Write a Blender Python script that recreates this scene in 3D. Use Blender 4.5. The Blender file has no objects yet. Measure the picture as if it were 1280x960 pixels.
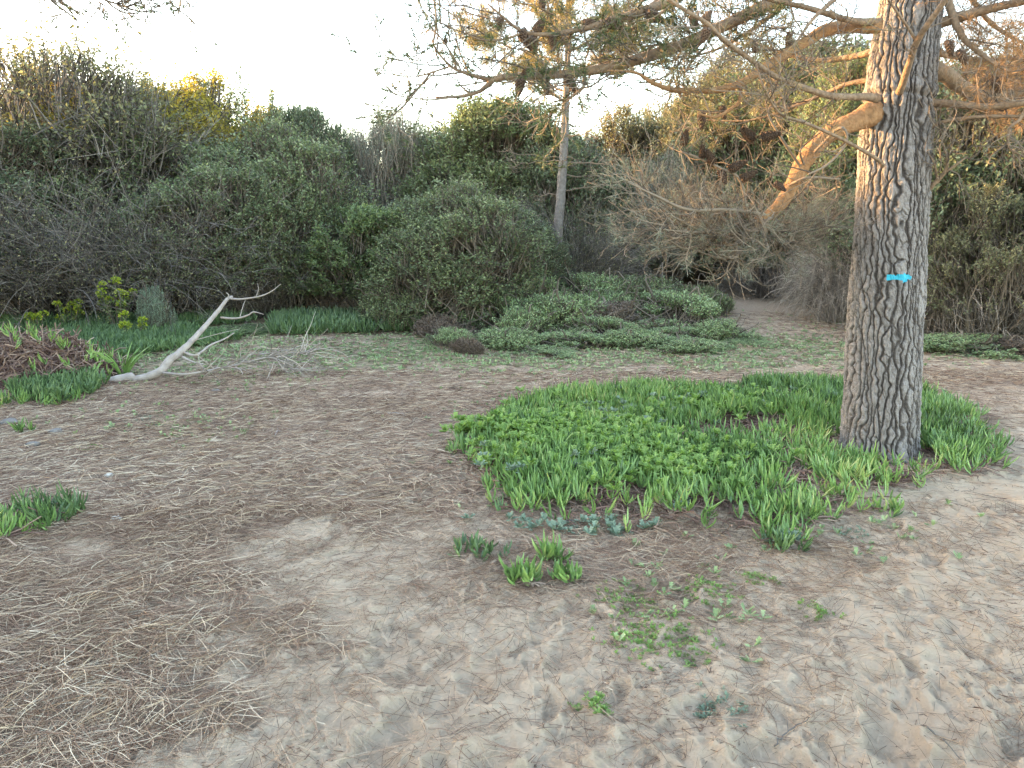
import bpy, math
import numpy as np
from mathutils import Vector
scene = bpy.context.scene
C = scene.collection
R = math.radians

# ---------------------------------------------------------------- camera
F = 924.0; PITCH = R(11.6); CAMH = 1.6
cd = bpy.data.cameras.new('camera'); cam = bpy.data.objects.new('camera', cd); C.objects.link(cam)
cd.sensor_width = 36; cd.lens = 36 * F / 1280; cd.clip_start = 0.05; cd.clip_end = 3000
cam.location = (0, 0, CAMH); cam.rotation_euler = (R(90) - PITCH, 0, 0)
scene.camera = cam

# ---------------------------------------------------------------- sky, sun, exposure
SUN_EL = R(9.5); SUN_AZ = R(-69)          # azimuth clockwise from +Y: low on the left, a little ahead
w = bpy.data.worlds.new("World"); scene.world = w; w.use_nodes = True
nt = w.node_tree; nt.nodes.clear()
sk = nt.nodes.new('ShaderNodeTexSky'); sk.sky_type = 'NISHITA'; sk.sun_disc = False
sk.sun_elevation = SUN_EL; sk.sun_rotation = SUN_AZ; sk.air_density = 1.0; sk.dust_density = 1.2; sk.ozone_density = 1.0
bg = nt.nodes.new('ShaderNodeBackground'); bg.inputs['Strength'].default_value = 0.15
wo = nt.nodes.new('ShaderNodeOutputWorld')
nt.links.new(sk.outputs[0], bg.inputs['Color']); nt.links.new(bg.outputs[0], wo.inputs['Surface'])
sd = bpy.data.lights.new('sun', 'SUN'); sun = bpy.data.objects.new('sun', sd); C.objects.link(sun)
sd.energy = 2.1; sd.angle = R(0.6); sd.color = (1.0, 0.60, 0.27)
sdir = Vector((math.sin(SUN_AZ) * math.cos(SUN_EL), math.cos(SUN_AZ) * math.cos(SUN_EL), math.sin(SUN_EL)))
sun.rotation_euler = sdir.to_track_quat('Z', 'Y').to_euler(); sun.location = sdir * 60
vs = scene.view_settings
vs.view_transform = 'Standard'; vs.look = 'None'; vs.exposure = 3.5; vs.gamma = 1; vs.use_curve_mapping = False
vs.use_white_balance = True; vs.white_balance_temperature = 7450; vs.white_balance_tint = 15
scene.render.engine = 'CYCLES'
scene.cycles.max_bounces = 6; scene.cycles.diffuse_bounces = 3; scene.cycles.transmission_bounces = 3

# ---------------------------------------------------------------- maths helpers
cp, sp = math.cos(PITCH), math.sin(PITCH)
def pix(u, v, Y):
    """point at forward distance Y seen at photo pixel (u, v)"""
    a = (u - 640) / F; b = (480 - v) / F
    t = Y / (cp + b * sp)
    return np.array([a * t, Y, CAMH + (-sp + b * cp) * t])
def gpix(u, v):
    a = (u - 640) / F; b = (480 - v) / F
    t = CAMH / (sp - b * cp)
    return np.array([a * t, (cp + b * sp) * t])
def to_pix(x, y, z=0.0):
    d = y * cp - (z - CAMH) * sp; h = y * sp + (z - CAMH) * cp
    d = np.where(d < 0.3, 0.3, d)
    return 640 + F * x / d, 480 - F * h / d

def _hash(ix, iy, iz, seed):
    h = (ix.astype(np.int64) * 374761393 + iy.astype(np.int64) * 668265263 + iz.astype(np.int64) * 2147483647 + seed * 1274126177) & 0xffffffff
    h = ((h ^ (h >> 13)) * 1274126177) & 0xffffffff
    h = h ^ (h >> 16)
    return (h & 0xffffff) / float(0xffffff)
def noise(x, y, z=None, seed=0):
    x = np.asarray(x, float); y = np.asarray(y, float)
    z = np.zeros_like(x) if z is None else np.asarray(z, float)
    ix, iy, iz = np.floor(x), np.floor(y), np.floor(z)
    fx, fy, fz = x - ix, y - iy, z - iz
    fx = fx * fx * (3 - 2 * fx); fy = fy * fy * (3 - 2 * fy); fz = fz * fz * (3 - 2 * fz)
    r = 0
    for dx in (0, 1):
        for dy in (0, 1):
            for dz in (0, 1):
                wgt = (fx if dx else 1 - fx) * (fy if dy else 1 - fy) * (fz if dz else 1 - fz)
                r = r + wgt * _hash(ix + dx, iy + dy, iz + dz, seed)
    return r * 2 - 1
def fbm(x, y, z=None, seed=0, oct=4):
    a, s, r = 1.0, 0, 0
    z = np.zeros_like(x) if z is None else z
    for i in range(oct):
        r = r + a * noise(x * 2 ** i, y * 2 ** i, z * 2 ** i, seed + i * 17); s += a; a *= .5
    return r / s
def sstep(a, b, x):
    t = np.clip((x - a) / (b - a), 0, 1); return t * t * (3 - 2 * t)
def norm(v): return v / np.maximum(np.linalg.norm(v, axis=-1, keepdims=True), 1e-9)

# ---------------------------------------------------------------- mesh building
class MB:
    def __init__(s): s.v = []; s.f = []; s.a = []; s.m = []; s.n = 0
    def add(s, V, Q, A=None, mat=0):
        V = np.asarray(V, np.float32).reshape(-1, 3); Q = np.asarray(Q, np.int32).reshape(-1, 4)
        s.v.append(V); s.f.append(Q + s.n); s.n += len(V)
        s.a.append(np.full(len(Q), .5, np.float32) if A is None else np.broadcast_to(np.asarray(A, np.float32), (len(Q),)))
        s.m.append(np.full(len(Q), mat, np.int32)); return s
    def mesh(s, name, mats, smooth=False, offset=None):
        V = np.concatenate(s.v); Q = np.concatenate(s.f); A = np.concatenate(s.a); M = np.concatenate(s.m)
        if offset is not None: V = V - np.asarray(offset, np.float32)
        me = bpy.data.meshes.new(name)
        me.vertices.add(len(V)); me.vertices.foreach_set('co', V.ravel())
        me.loops.add(len(Q) * 4); me.loops.foreach_set('vertex_index', Q.ravel())
        me.polygons.add(len(Q)); me.polygons.foreach_set('loop_start', np.arange(len(Q), dtype=np.int32) * 4)
        me.polygons.foreach_set('material_index', M)
        me.polygons.foreach_set('use_smooth', np.full(len(Q), smooth))
        at = me.attributes.new('var', 'FLOAT', 'FACE'); at.data.foreach_set('value', A)
        for m in (mats if isinstance(mats, (list, tuple)) else [mats]): me.materials.append(m)
        me.update(calc_edges=True)
        return me
    def obj(s, name, mats, parent=None, smooth=False, offset=None):
        o = bpy.data.objects.new(name, s.mesh(name, mats, smooth, offset)); C.objects.link(o)
        if parent is not None: o.parent = parent
        return o
def tubes(mb, P, Rr, k=3, var=None, rng=None, cap=False, mat=0):
    """P (N,m,3) centre lines, Rr (N,m) radii"""
    P = np.asarray(P, float); Rr = np.asarray(Rr, float)
    if P.ndim == 2: P = P[None]; Rr = Rr[None]
    N, m, _ = P.shape
    T = norm(np.gradient(P, axis=1))
    mean = norm(T.mean(1)); ref = np.where(np.abs(mean[:, 2:3]) > .8, np.array([[1., 0.1, 0]]), np.array([[0, .1, 1.]]))
    U = norm(np.cross(T, ref[:, None, :])); W = np.cross(T, U)
    ang = np.arange(k) * 2 * math.pi / k
    V = P[:, :, None, :] + Rr[:, :, None, None] * (np.cos(ang)[None, None, :, None] * U[:, :, None, :] + np.sin(ang)[None, None, :, None] * W[:, :, None, :])
    base = (np.arange(N) * m * k)[:, None, None]; i = (np.arange(m - 1) * k)[None, :, None]; j = np.arange(k)[None, None, :]; j2 = (j + 1) % k
    Q = np.stack([base + i + j, base + i + j2, base + i + k + j2, base + i + k + j], -1)
    var = np.full(N, .5) if var is None else np.broadcast_to(var, (N,))
    mb.add(V.reshape(-1, 3), Q.reshape(-1, 4), np.repeat(var, (m - 1) * k), mat)
    if cap and k == 4:
        b = np.arange(N)[:, None] * m * k
        mb.add(V.reshape(-1, 3), np.concatenate([b + np.array([[3, 2, 1, 0]]), b + (m - 1) * k + np.array([[0, 1, 2, 3]])]), np.concatenate([var, var]), mat)
def curve(p0, d0, d1, L, m, wob, rng):
    """vectorised curved paths: start p0, direction turning d0 -> d1, length L"""
    N = len(p0); t = np.linspace(0, 1, m - 1)[None, :, None]
    w_ = rng.normal(0, 1, (N, m - 1, 3)) * wob; w_ = np.cumsum(w_, 1) / np.sqrt(m)
    d = norm(d0[:, None] * (1 - t) + d1[:, None] * t + w_)
    st = d * (np.asarray(L).reshape(-1, 1, 1) / (m - 1))
    return np.concatenate([p0[:, None], p0[:, None] + np.cumsum(st, 1)], 1)
def leaves(mb, P, D, S, L, Wd, var, mat=0, lift=.15):
    """diamond leaves: base P, direction D, side S"""
    D = norm(D); S = norm(S - D * (S * D).sum(-1, keepdims=True)); Nn = np.cross(D, S)
    L = np.asarray(L).reshape(-1, 1); Wd = np.asarray(Wd).reshape(-1, 1)
    a = P; c = P + D * L; mid = P + D * L * .5
    b = mid + S * Wd * .5 + Nn * Wd * lift; d = mid - S * Wd * .5 + Nn * Wd * lift
    V = np.stack([a, b, c, d], 1).reshape(-1, 3); Q = np.arange(len(P) * 4).reshape(-1, 4)
    mb.add(V, Q, var, mat)
def resample(P, n):
    """smooth a polyline (k,>=3 columns) to n points with a Catmull-Rom"""
    P = np.asarray(P, float); k = len(P)
    Pe = np.vstack([2 * P[0] - P[1], P, 2 * P[-1] - P[-2]])
    seg = np.r_[0, np.cumsum(np.linalg.norm(np.diff(P[:, :3], axis=0), axis=1))]
    s = np.linspace(0, seg[-1], n); i = np.clip(np.searchsorted(seg, s, side='right') - 1, 0, k - 2)
    t = ((s - seg[i]) / (seg[i + 1] - seg[i]))[:, None]
    p0, p1, p2, p3 = Pe[i], Pe[i + 1], Pe[i + 2], Pe[i + 3]
    return .5 * ((2 * p1) + (-p0 + p2) * t + (2 * p0 - 5 * p1 + 4 * p2 - p3) * t ** 2 + (-p0 + 3 * p1 - 3 * p2 + p3) * t ** 3)

# ---------------------------------------------------------------- object helpers
def tag(o, label=None, cat=None, group=None, kind=None):
    if label: o['label'] = label
    if cat: o['category'] = cat
    if group: o['group'] = group
    if kind: o['kind'] = kind
    return o
def empty(name, loc=(0, 0, 0), rz=0):
    o = bpy.data.objects.new(name, None); C.objects.link(o); o.location = [float(q) for q in loc]; o.rotation_euler = (0, 0, rz)
    o.empty_display_size = .2; return o
def copy_tree(o, parent=None):
    c = o.copy(); C.objects.link(c)
    if parent is not None: c.parent = parent
    for ch in list(o.children): copy_tree(ch, c)
    return c

# ---------------------------------------------------------------- materials
def mat(name, cols, rough=.6, trans=0.0, spec=.3, nscale=None, namt=0, bump=None, objrand=0.0):
    """cols: list of (pos, rgb) driven by the per-face 'var' attribute"""
    m = bpy.data.materials.new(name); m.use_nodes = True; t = m.node_tree; n = t.nodes; l = t.links; n.clear()
    out = n.new('ShaderNodeOutputMaterial'); p = n.new('ShaderNodeBsdfPrincipled')
    at = n.new('ShaderNodeAttribute'); at.attribute_name = 'var'
    rp = n.new('ShaderNodeValToRGB'); e = rp.color_ramp.elements
    e[0].position = cols[0][0]; e[0].color = (*cols[0][1], 1); e[1].position = cols[-1][0]; e[1].color = (*cols[-1][1], 1)
    for pos, c in cols[1:-1]:
        q = e.new(pos); q.color = (*c, 1)
    fac = at.outputs['Fac']
    if namt:
        tc = n.new('ShaderNodeTexCoord'); nz = n.new('ShaderNodeTexNoise'); nz.inputs['Scale'].default_value = nscale; nz.inputs['Detail'].default_value = 5
        l.new(tc.outputs['Object'], nz.inputs['Vector'])
        ma = n.new('ShaderNodeMath'); ma.operation = 'MULTIPLY_ADD'; ma.inputs[1].default_value = namt; l.new(nz.outputs['Fac'], ma.inputs[0])
        sb = n.new('ShaderNodeMath'); sb.operation = 'SUBTRACT'; sb.inputs[1].default_value = namt * .5; l.new(fac, sb.inputs[0]); l.new(sb.outputs[0], ma.inputs[2]); fac = ma.outputs[0]
        if bump:
            b = n.new('ShaderNodeBump'); b.inputs['Strength'].default_value = bump[0]; b.inputs['Distance'].default_value = bump[1]
            n2 = n.new('ShaderNodeTexNoise'); n2.inputs['Scale'].default_value = bump[2]; n2.inputs['Detail'].default_value = 6; l.new(tc.outputs['Object'], n2.inputs['Vector'])
            l.new(n2.outputs['Fac'], b.inputs['Height']); l.new(b.outputs[0], p.inputs['Normal'])
    l.new(fac, rp.inputs[0]); col = rp.outputs[0]
    l.new(col, p.inputs['Base Color']); p.inputs['Roughness'].default_value = rough; p.inputs['Specular IOR Level'].default_value = spec
    if trans > 0:
        tr = n.new('ShaderNodeBsdfTranslucent'); mx = n.new('ShaderNodeMixShader'); mx.inputs[0].default_value = trans
        g = n.new('ShaderNodeHueSaturation'); g.inputs['Saturation'].default_value = 1.15; g.inputs['Value'].default_value = 1.5; l.new(col, g.inputs['Color']); l.new(g.outputs[0], tr.inputs['Color'])
        l.new(p.outputs[0], mx.inputs[1]); l.new(tr.outputs[0], mx.inputs[2]); l.new(mx.outputs[0], out.inputs['Surface'])
    else: l.new(p.outputs[0], out.inputs['Surface'])
    return m
M = {}
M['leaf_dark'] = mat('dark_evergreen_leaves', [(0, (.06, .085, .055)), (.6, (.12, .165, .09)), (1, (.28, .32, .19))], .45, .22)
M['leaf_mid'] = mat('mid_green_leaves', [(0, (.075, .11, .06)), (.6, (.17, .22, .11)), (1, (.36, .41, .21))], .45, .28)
M['leaf_bright'] = mat('bright_green_leaves', [(0, (.06, .095, .045)), (.6, (.145, .205, .09)), (1, (.30, .36, .15))], .45, .3)
M['leaf_olive'] = mat('olive_leaves', [(0, (.08, .09, .055)), (.55, (.17, .185, .10)), (1, (.32, .30, .16))], .5, .3)
M['leaf_sunlit'] = mat('sunlit_yellow_leaves', [(0, (.12, .12, .04)), (.5, (.30, .27, .07)), (1, (.50, .38, .10))], .5, .4)  # yellow glow of backlit bush tops put into the leaf colour
M['leaf_grey'] = mat('grey_green_leaves', [(0, (.09, .115, .085)), (.6, (.18, .215, .16)), (1, (.30, .32, .25))], .6, .2)
M['twig_grey'] = mat('grey_brown_twigs', [(0, (.045, .038, .034)), (.6, (.13, .115, .10)), (1, (.28, .25, .225))], .8)
M['twig_pale'] = mat('pale_dead_twigs', [(0, (.10, .085, .07)), (.6, (.26, .22, .185)), (1, (.48, .42, .36))], .8)
M['stem'] = mat('bush_stems', [(0, (.06, .05, .04)), (1, (.20, .165, .13))], .85)
M['needle_dry'] = mat('dry_golden_needles', [(0, (.09, .10, .045)), (.5, (.20, .18, .085)), (1, (.40, .30, .14))], .5, .3)
M['needle_rust'] = mat('rusty_dead_needles', [(0, (.13, .08, .04)), (1, (.34, .21, .11))], .6, .3)
M['needle_green'] = mat('pine_needles', [(0, (.05, .08, .035)), (.6, (.11, .14, .06)), (1, (.22, .21, .10))], .5, .15)
M['pine_twig'] = mat('pine_twig_bark', [(0, (.07, .055, .045)), (1, (.25, .20, .15))], .8)
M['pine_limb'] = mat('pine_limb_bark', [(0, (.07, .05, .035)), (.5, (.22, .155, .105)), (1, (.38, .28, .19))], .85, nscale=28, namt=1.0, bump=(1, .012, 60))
M['limb_sunlit'] = mat('sunlit_orange_limb_bark', [(0, (.09, .05, .028)), (.5, (.30, .17, .085)), (1, (.46, .29, .16))], .85, nscale=28, namt=1.0, bump=(1, .014, 60))  # orangish limb bark, warmed and brightened with sunlight painted into the colour
M['cone'] = mat('cone_scales', [(0, (.06, .04, .03)), (1, (.16, .11, .08))], .7)
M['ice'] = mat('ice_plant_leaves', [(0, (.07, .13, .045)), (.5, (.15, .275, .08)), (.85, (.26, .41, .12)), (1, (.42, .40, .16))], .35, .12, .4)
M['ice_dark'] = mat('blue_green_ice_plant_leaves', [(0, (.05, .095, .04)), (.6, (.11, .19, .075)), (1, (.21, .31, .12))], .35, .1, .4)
M['ice_dead'] = mat('dead_ice_plant_stems', [(0, (.10, .055, .045)), (.6, (.22, .14, .11)), (1, (.36, .26, .2))], .8)
M['herb'] = mat('yellow_green_herb', [(0, (.12, .22, .06)), (1, (.31, .46, .14))], .5, .3)
M['herb_blue'] = mat('grey_blue_herb', [(0, (.12, .18, .12)), (1, (.27, .36, .26))], .6, .15)
M['spurge'] = mat('yellow_spurge_heads', [(0, (.20, .30, .04)), (1, (.42, .47, .08))], .5, .3)
M['scrub'] = mat('scrub_leaves', [(0, (.12, .18, .085)), (.6, (.26, .36, .17)), (1, (.44, .52, .28))], .6, .2)
M['scrub_brown'] = mat('brown_scrub_leaves', [(0, (.09, .065, .05)), (1, (.24, .18, .14))], .7, .15)
M['needle_litter'] = mat('fallen_pine_needles', [(0, (.08, .046, .032)), (.3, (.19, .11, .072)), (.55, (.36, .25, .17)), (.8, (.58, .46, .33)), (1, (.76, .66, .50))], .6)
M['bleached'] = mat('bleached_wood', [(0, (.13, .11, .10)), (.5, (.33, .29, .26)), (1, (.52, .47, .42))], .7, nscale=14, namt=.8, bump=(.7, .006, 70))
M['stone'] = mat('grey_stone', [(0, (.09, .085, .08)), (1, (.25, .235, .22))], .8, nscale=20, namt=.9, bump=(.6, .01, 60))
M['pale_stone'] = mat('pale_stone', [(0, (.40, .38, .33)), (1, (.62, .60, .55))], .8, nscale=20, namt=.9, bump=(.6, .01, 60))
M['paint'] = mat('cyan_spray_paint', [(0, (.0, .28, .40)), (1, (.01, .45, .60))], .55, nscale=40, namt=.8)

# ---------------------------------------------------------------- terrain height and cover masks
rng = np.random.default_rng(5)
NF = 330
fu = rng.uniform(250, 1330, NF * 3); fv = rng.uniform(500, 1010, NF * 3)
keep = rng.random(NF * 3) < sstep(300, 900, fu + (fv - 700) * .6) + .05
fu, fv = fu[keep][:NF], fv[keep][:NF]
FP = np.array([gpix(a, b) for a, b in zip(fu, fv)])
FA = rng.normal(.25, .7, len(FP)); FD = rng.uniform(.35, 1.0, len(FP)); FS = rng.uniform(.5, 1.1, len(FP))
TX, TY = 2.66, 5.2          # the big pine's foot
def H(x, y, fine=True):
    x = np.asarray(x, float); y = np.asarray(y, float)
    h = .05 * fbm(x * .35, y * .35, seed=3, oct=3) * sstep(0, 6, np.hypot(x, y)) + .022 * np.clip(y - 11, 0, 60) + .045 * np.clip(y - 11.5, 0, 9) * sstep(.5, 3, x)
    h = h + .014 * fbm(x * 2.2, y * 2.2, seed=8, oct=3)
    d = np.hypot(x - TX, y - TY); h = h + .0 * d
    if fine:
        near = np.clip(1.3 - np.hypot(x, y) / 13, 0.0, 1)
        h = h + near * (.009 * fbm(x * 7, y * 7, seed=21, oct=2) + .014 * fbm(x * 15, y * 15, seed=22, oct=2) + .011 * fbm(x * 44, y * 44, seed=23, oct=2) * sstep(-.5, .5, noise(x * 5, y * 5, seed=24)) - .013 * sstep(.25, .0, np.abs(fbm(x * 9, y * 9, seed=41, oct=3))) * sstep(-.2, .5, noise(x * 2.3, y * 2.3, seed=42)))
        a = np.zeros_like(h)
        msk = (np.abs(x) < 7) & (y > .8) & (y < 9.5)
        if msk.any():
            xs, ys = x[msk], y[msk]; acc = np.zeros(len(xs))
            wx = xs + .045 * fbm(xs * 11, ys * 11, seed=61, oct=3); wy = ys + .045 * fbm(xs * 11, ys * 11, seed=62, oct=3)
            order = np.argsort(ys); yo = ys[order]
            for (fx, fy), ang, dp, s in zip(FP, FA, FD, FS):
                lo, hi = np.searchsorted(yo, [fy - .45, fy + .45]); idx = order[lo:hi]
                idx = idx[np.abs(xs[idx] - fx) < .45]
                dx, dy = wx[idx] - fx, wy[idx] - fy; ca, sa = math.cos(ang), math.sin(ang)
                q = np.sqrt(((dx * ca - dy * sa) / (.062 * s)) ** 2 + ((dx * sa + dy * ca) / (.14 * s)) ** 2)
                acc[idx] += dp * (-.017 * np.exp(-q ** 3 * .7) + .008 * np.exp(-((q - 1.3) / .28) ** 2))
            a[msk] = acc
        h = h + a
    return h
def G(u, v, cu, cv, su, sv): return np.exp(-((u - cu) / su) ** 2 - ((v - cv) / sv) ** 2)
def masks(x, y):
    """litter and green cover, as densities over the ground"""
    u, v = to_pix(x, y)
    n1 = fbm(x * 1.1, y * 1.1, seed=100, oct=4); n2 = fbm(x * 4.5, y * 4.5, seed=120, oct=4)
    ub = np.interp(v, [300, 455, 500, 560, 640, 700, 800, 900, 960, 1100], [1500, 1500, 1150, 740, 590, 500, 400, 290, 190, 60])
    lit = sstep(150, -150, u - ub + 230 * n1 + 210 * n2)
    right = .13 + .5 * G(u, v, 780, 700, 260, 60) + .35 * G(u, v, 1200, 520, 130, 60) + .25 * n2
    lit = np.maximum(lit, right)
    for g in ((110, 690, 80, 22), (375, 668, 80, 22), (330, 700, 60, 20), (590, 545, 60, 20), (465, 492, 60, 6), (250, 760, 60, 15)):
        lit = lit - .75 * G(u, v, *g)
    lit = np.clip(lit, 0, 1)
    gr = 1.2 * G(u, v, 640, 441, 340, 20) + .8 * G(u, v, 940, 440, 150, 18) + .9 * G(u, v, 150, 440, 220, 34) + .4 * G(u, v, 220, 530, 120, 18) \
        + .30 * G(u, v, 840, 750, 130, 60) + .8 * G(u, v, 1230, 432, 110, 14) + .5 * G(u, v, 640, 560, 70, 60) + .25 * G(u, v, 1080, 660, 120, 40)
    gr = np.clip(gr * (1 + 1.6 * n2), 0, 1)
    gr = gr * (v > 395)
    lit = np.where(v < 420, np.maximum(lit, .8), lit)
    return lit, gr

# ---------------------------------------------------------------- ground sheet
def build_ground():
    ang = np.concatenate([np.linspace(-180, -50, 40)[:-1], np.linspace(-50, 50, 1250), np.linspace(50, 180, 40)[1:-1]])
    rr = np.concatenate([np.geomspace(.15, 1.2, 14)[:-1], np.geomspace(1.2, 8, 880)[:-1], np.geomspace(8, 30, 180)[:-1], np.geomspace(30, 1500, 24)])
    A, Rr = np.meshgrid(np.radians(ang), rr)
    X = np.sin(A) * Rr; Y = np.cos(A) * Rr
    Z = H(X.ravel(), Y.ravel()).reshape(X.shape)
    Z = np.where(Rr > 40, np.minimum(Z, .6), Z)
    lit, gr = masks(X.ravel(), Y.ravel())
    nr, na = X.shape
    V = np.stack([X, Y, Z], -1).reshape(-1, 3); V = np.vstack([V, [[0, 0, H(np.array([0.]), np.array([.0]))[0]]]])
    i = np.arange(nr - 1)[:, None]; j = np.arange(na)[None]; j2 = (j + 1) % na
    Q = np.stack([i * na + j, i * na + j2, (i + 1) * na + j2, (i + 1) * na + j], -1).reshape(-1, 4)[:, ::-1]
    mb = MB(); mb.add(V, Q)
    m = bpy.data.materials.new('sandy_ground'); m.use_nodes = True; t = m.node_tree; n = t.nodes; l = t.links
    p = n['Principled BSDF']; p.inputs['Roughness'].default_value = .9; p.inputs['Specular IOR Level'].default_value = .15
    tc = n.new('ShaderNodeTexCoord')
    def nz(scale, detail=6, rough=.6, vec=None):
        q = n.new('ShaderNodeTexNoise'); q.inputs['Scale'].default_value = scale; q.inputs['Detail'].default_value = detail; q.inputs['Roughness'].default_value = rough
        l.new(vec or tc.outputs['Object'], q.inputs['Vector']); return q.outputs['Fac']
    def ramp(fac, *cs):
        q = n.new('ShaderNodeValToRGB'); e = q.color_ramp.elements; e[0].position, e[0].color = cs[0][0], (*cs[0][1], 1); e[1].position, e[1].color = cs[-1][0], (*cs[-1][1], 1)
        for a, c in cs[1:-1]: k = e.new(a); k.color = (*c, 1)
        l.new(fac, q.inputs[0]); return q.outputs[0]
    def mix(f, a, b):
        q = n.new('ShaderNodeMix'); q.data_type = 'RGBA'; l.new(f, q.inputs[0]); l.new(a, q.inputs[6]); l.new(b, q.inputs[7]); return q.outputs[2]
    def mth(op, a, b):
        q = n.new('ShaderNodeMath'); q.operation = op; q.use_clamp = True
        for k, c in ((0, a), (1, b)):
            if isinstance(c, (int, float)): q.inputs[k].default_value = c
            else: l.new(c, q.inputs[k])
        return q.outputs[0]
    def attr(nm): q = n.new('ShaderNodeAttribute'); q.attribute_name = nm; return q.outputs['Fac']
    sand = mix(nz(260, 3), ramp(nz(1.7), (.35, (.62, .475, .345)), (.65, (.76, .61, .455))), ramp(nz(7), (.3, (.64, .49, .355)), (.7, (.82, .67, .51))))
    speck = mth('GREATER_THAN', nz(85, 6, .8), .66)
    sand = mix(mth('MULTIPLY', speck, .55), sand, ramp(nz(5), (0, (.17, .12, .09)), (1, (.24, .18, .14))))
    litc = ramp(nz(70, 8, .8), (.3, (.095, .06, .045)), (.45, (.22, .15, .115)), (.56, (.42, .32, .25)), (.7, (.62, .53, .43)))
    litc = mix(ramp(nz(.9), (.4, (0, 0, 0)), (.65, (.55, .55, .55))), litc, ramp(nz(45, 8, .8), (.3, (.18, .105, .07)), (.7, (.40, .27, .19))))
    lf = mth('MULTIPLY', mth('SUBTRACT', mth('ADD', attr('litter'), mth('MULTIPLY', nz(38, 8, .75), .9)), .80), 2.6)
    base = mix(lf, sand, litc)
    grc = ramp(nz(40, 6, .7), (.3, (.07, .10, .045)), (.6, (.16, .21, .10)), (.8, (.30, .33, .20)))
    gf = mth('MULTIPLY', mth('SUBTRACT', mth('ADD', attr('green'), mth('MULTIPLY', nz(22, 8, .7), .8)), .75), 2.2)
    base = mix(gf, base, grc)
    l.new(base, p.inputs['Base Color'])
    b = n.new('ShaderNodeBump'); b.inputs['Strength'].default_value = 1; b.inputs['Distance'].default_value = .045
    l.new(nz(60, 10, .8), b.inputs['Height']); l.new(b.outputs[0], p.inputs['Normal'])
    o = mb.obj('ground', m, smooth=True)
    for nm, arr in (('litter', lit), ('green', gr)):
        at = o.data.attributes.new(nm, 'FLOAT', 'POINT'); at.data.foreach_set('value', np.append(arr, 0).astype(np.float32))
    tag(o, 'sandy clearing floor with footprints and pine needle litter', 'ground', kind='structure')
build_ground()

def scatter(n, poly_u, poly_v, rng, area=True):
    """random ground points uniform in world area within a pixel-space box"""
    c = [gpix(a, b) for a in poly_u for b in poly_v]; c = np.array(c)
    return rng.uniform(c[:, 0].min(), c[:, 0].max(), n), rng.uniform(c[:, 1].min(), c[:, 1].max(), n)
def in_poly(px, py, poly):
    inside = np.zeros(len(px), bool); n = len(poly)
    for i in range(n):
        x1, y1 = poly[i]; x2, y2 = poly[(i + 1) % n]
        c = ((y1 > py) != (y2 > py)) & (px < (x2 - x1) * (py - y1) / (y2 - y1 + 1e-12) + x1); inside ^= c
    return inside

# ---------------------------------------------------------------- fallen pine needles
def build_litter():
    rng = np.random.default_rng(11)
    mb = MB()
    def lay(n, x0, x1, y0, y1, wd, keepf, zlift):
        x = rng.uniform(x0, x1, n); y = rng.uniform(y0, y1, n)
        u, v = to_pix(x, y); lit, gr = masks(x, y)
        k = (u > -480) & (u < 1700) & (v < 1120) & (rng.random(n) < keepf(lit, u, v))
        x, y, lit = x[k], y[k], lit[k]; n = len(x)
        flow = 1.1 * fbm(x * .9, y * .9, seed=77, oct=2) * 2.2 + rng.normal(.1, 1.2, n)
        L = rng.uniform(.07, .18, n); m = 4
        d0 = np.stack([np.cos(flow), np.sin(flow), rng.normal(0, .06, n)], -1)
        tw = flow + rng.normal(0, .3, n); d1 = np.stack([np.cos(tw), np.sin(tw), rng.normal(0, .06, n)], -1)
        p0 = np.stack([x, y, np.zeros(n)], -1)
        P = curve(p0, d0, d1, L, m, .04, rng)
        z0 = P[..., 2].copy()
        tl = np.linspace(0, 1, m)[None]; P[..., 2] = H(P[:, 0, 0], P[:, 0, 1])[:, None] * (1 - tl) + H(P[:, -1, 0], P[:, -1, 1])[:, None] * tl + np.abs(z0) * .6 + .002 + (rng.random(n) * zlift * (.25 + lit))[:, None] + .002
        # pale needles are bleached, brown ones fresh
        var = np.clip(rng.beta(1.15, 1.45, n) + .1 * fbm(x * 1.3, y * 1.3, seed=9), 0, 1)
        var = var * (.6 + .4 * np.clip(lit * 1.3, 0, 1))
        W = rng.uniform(.7, 1.25, n) * wd
        tubes(mb, P, W[:, None] * np.array([.8, 1, .9, .3])[None], 3, var)
    lay(210000, -5.0, 5.0, 1.1, 4.2, .00095, lambda a, u, v: np.clip(a ** 1.3 * 1.0 + .03, 0, 1), .02)
    lay(165000, -9, 9.5, 4.0, 8.5, .0016, lambda a, u, v: np.clip(a ** 1.5, 0, .9), .02)
    lay(60000, -12.5, 13, 8.3, 13.5, .0026, lambda a, u, v: np.clip(a ** 1.5, 0, .6), .02)
    # short broken bits
    n = 90000; x = rng.uniform(-4.5, 6.5, n); y = 1.2 * (7.5 / 1.2) ** rng.random(n); u, v = to_pix(x, y); k = (u > -60) & (u < 1340) & (v < 1040); x, y = x[k], y[k]
    k = rng.random(len(x)) < .15 + .6 * sstep(-.1, .5, fbm(x * 3, y * 3, seed=66)); x, y = x[k], y[k]; n = len(x); a = rng.uniform(0, 6.28, n)
    d0 = np.stack([np.cos(a), np.sin(a), rng.normal(.05, .15, n)], -1); P = curve(np.stack([x, y, H(x, y) + .002], -1), d0, d0, rng.uniform(.006, .035, n), 3, .05, rng)
    tubes(mb, P, rng.uniform(.0008, .0018, n)[:, None] * np.ones((1, 3)), 3, rng.beta(1, 2.2, n))
    o = mb.obj('pine_needle_litter', M['needle_litter'])
    tag(o, 'brown and bleached pine needles strewn over the clearing', 'litter', kind='stuff')
build_litter()

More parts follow.
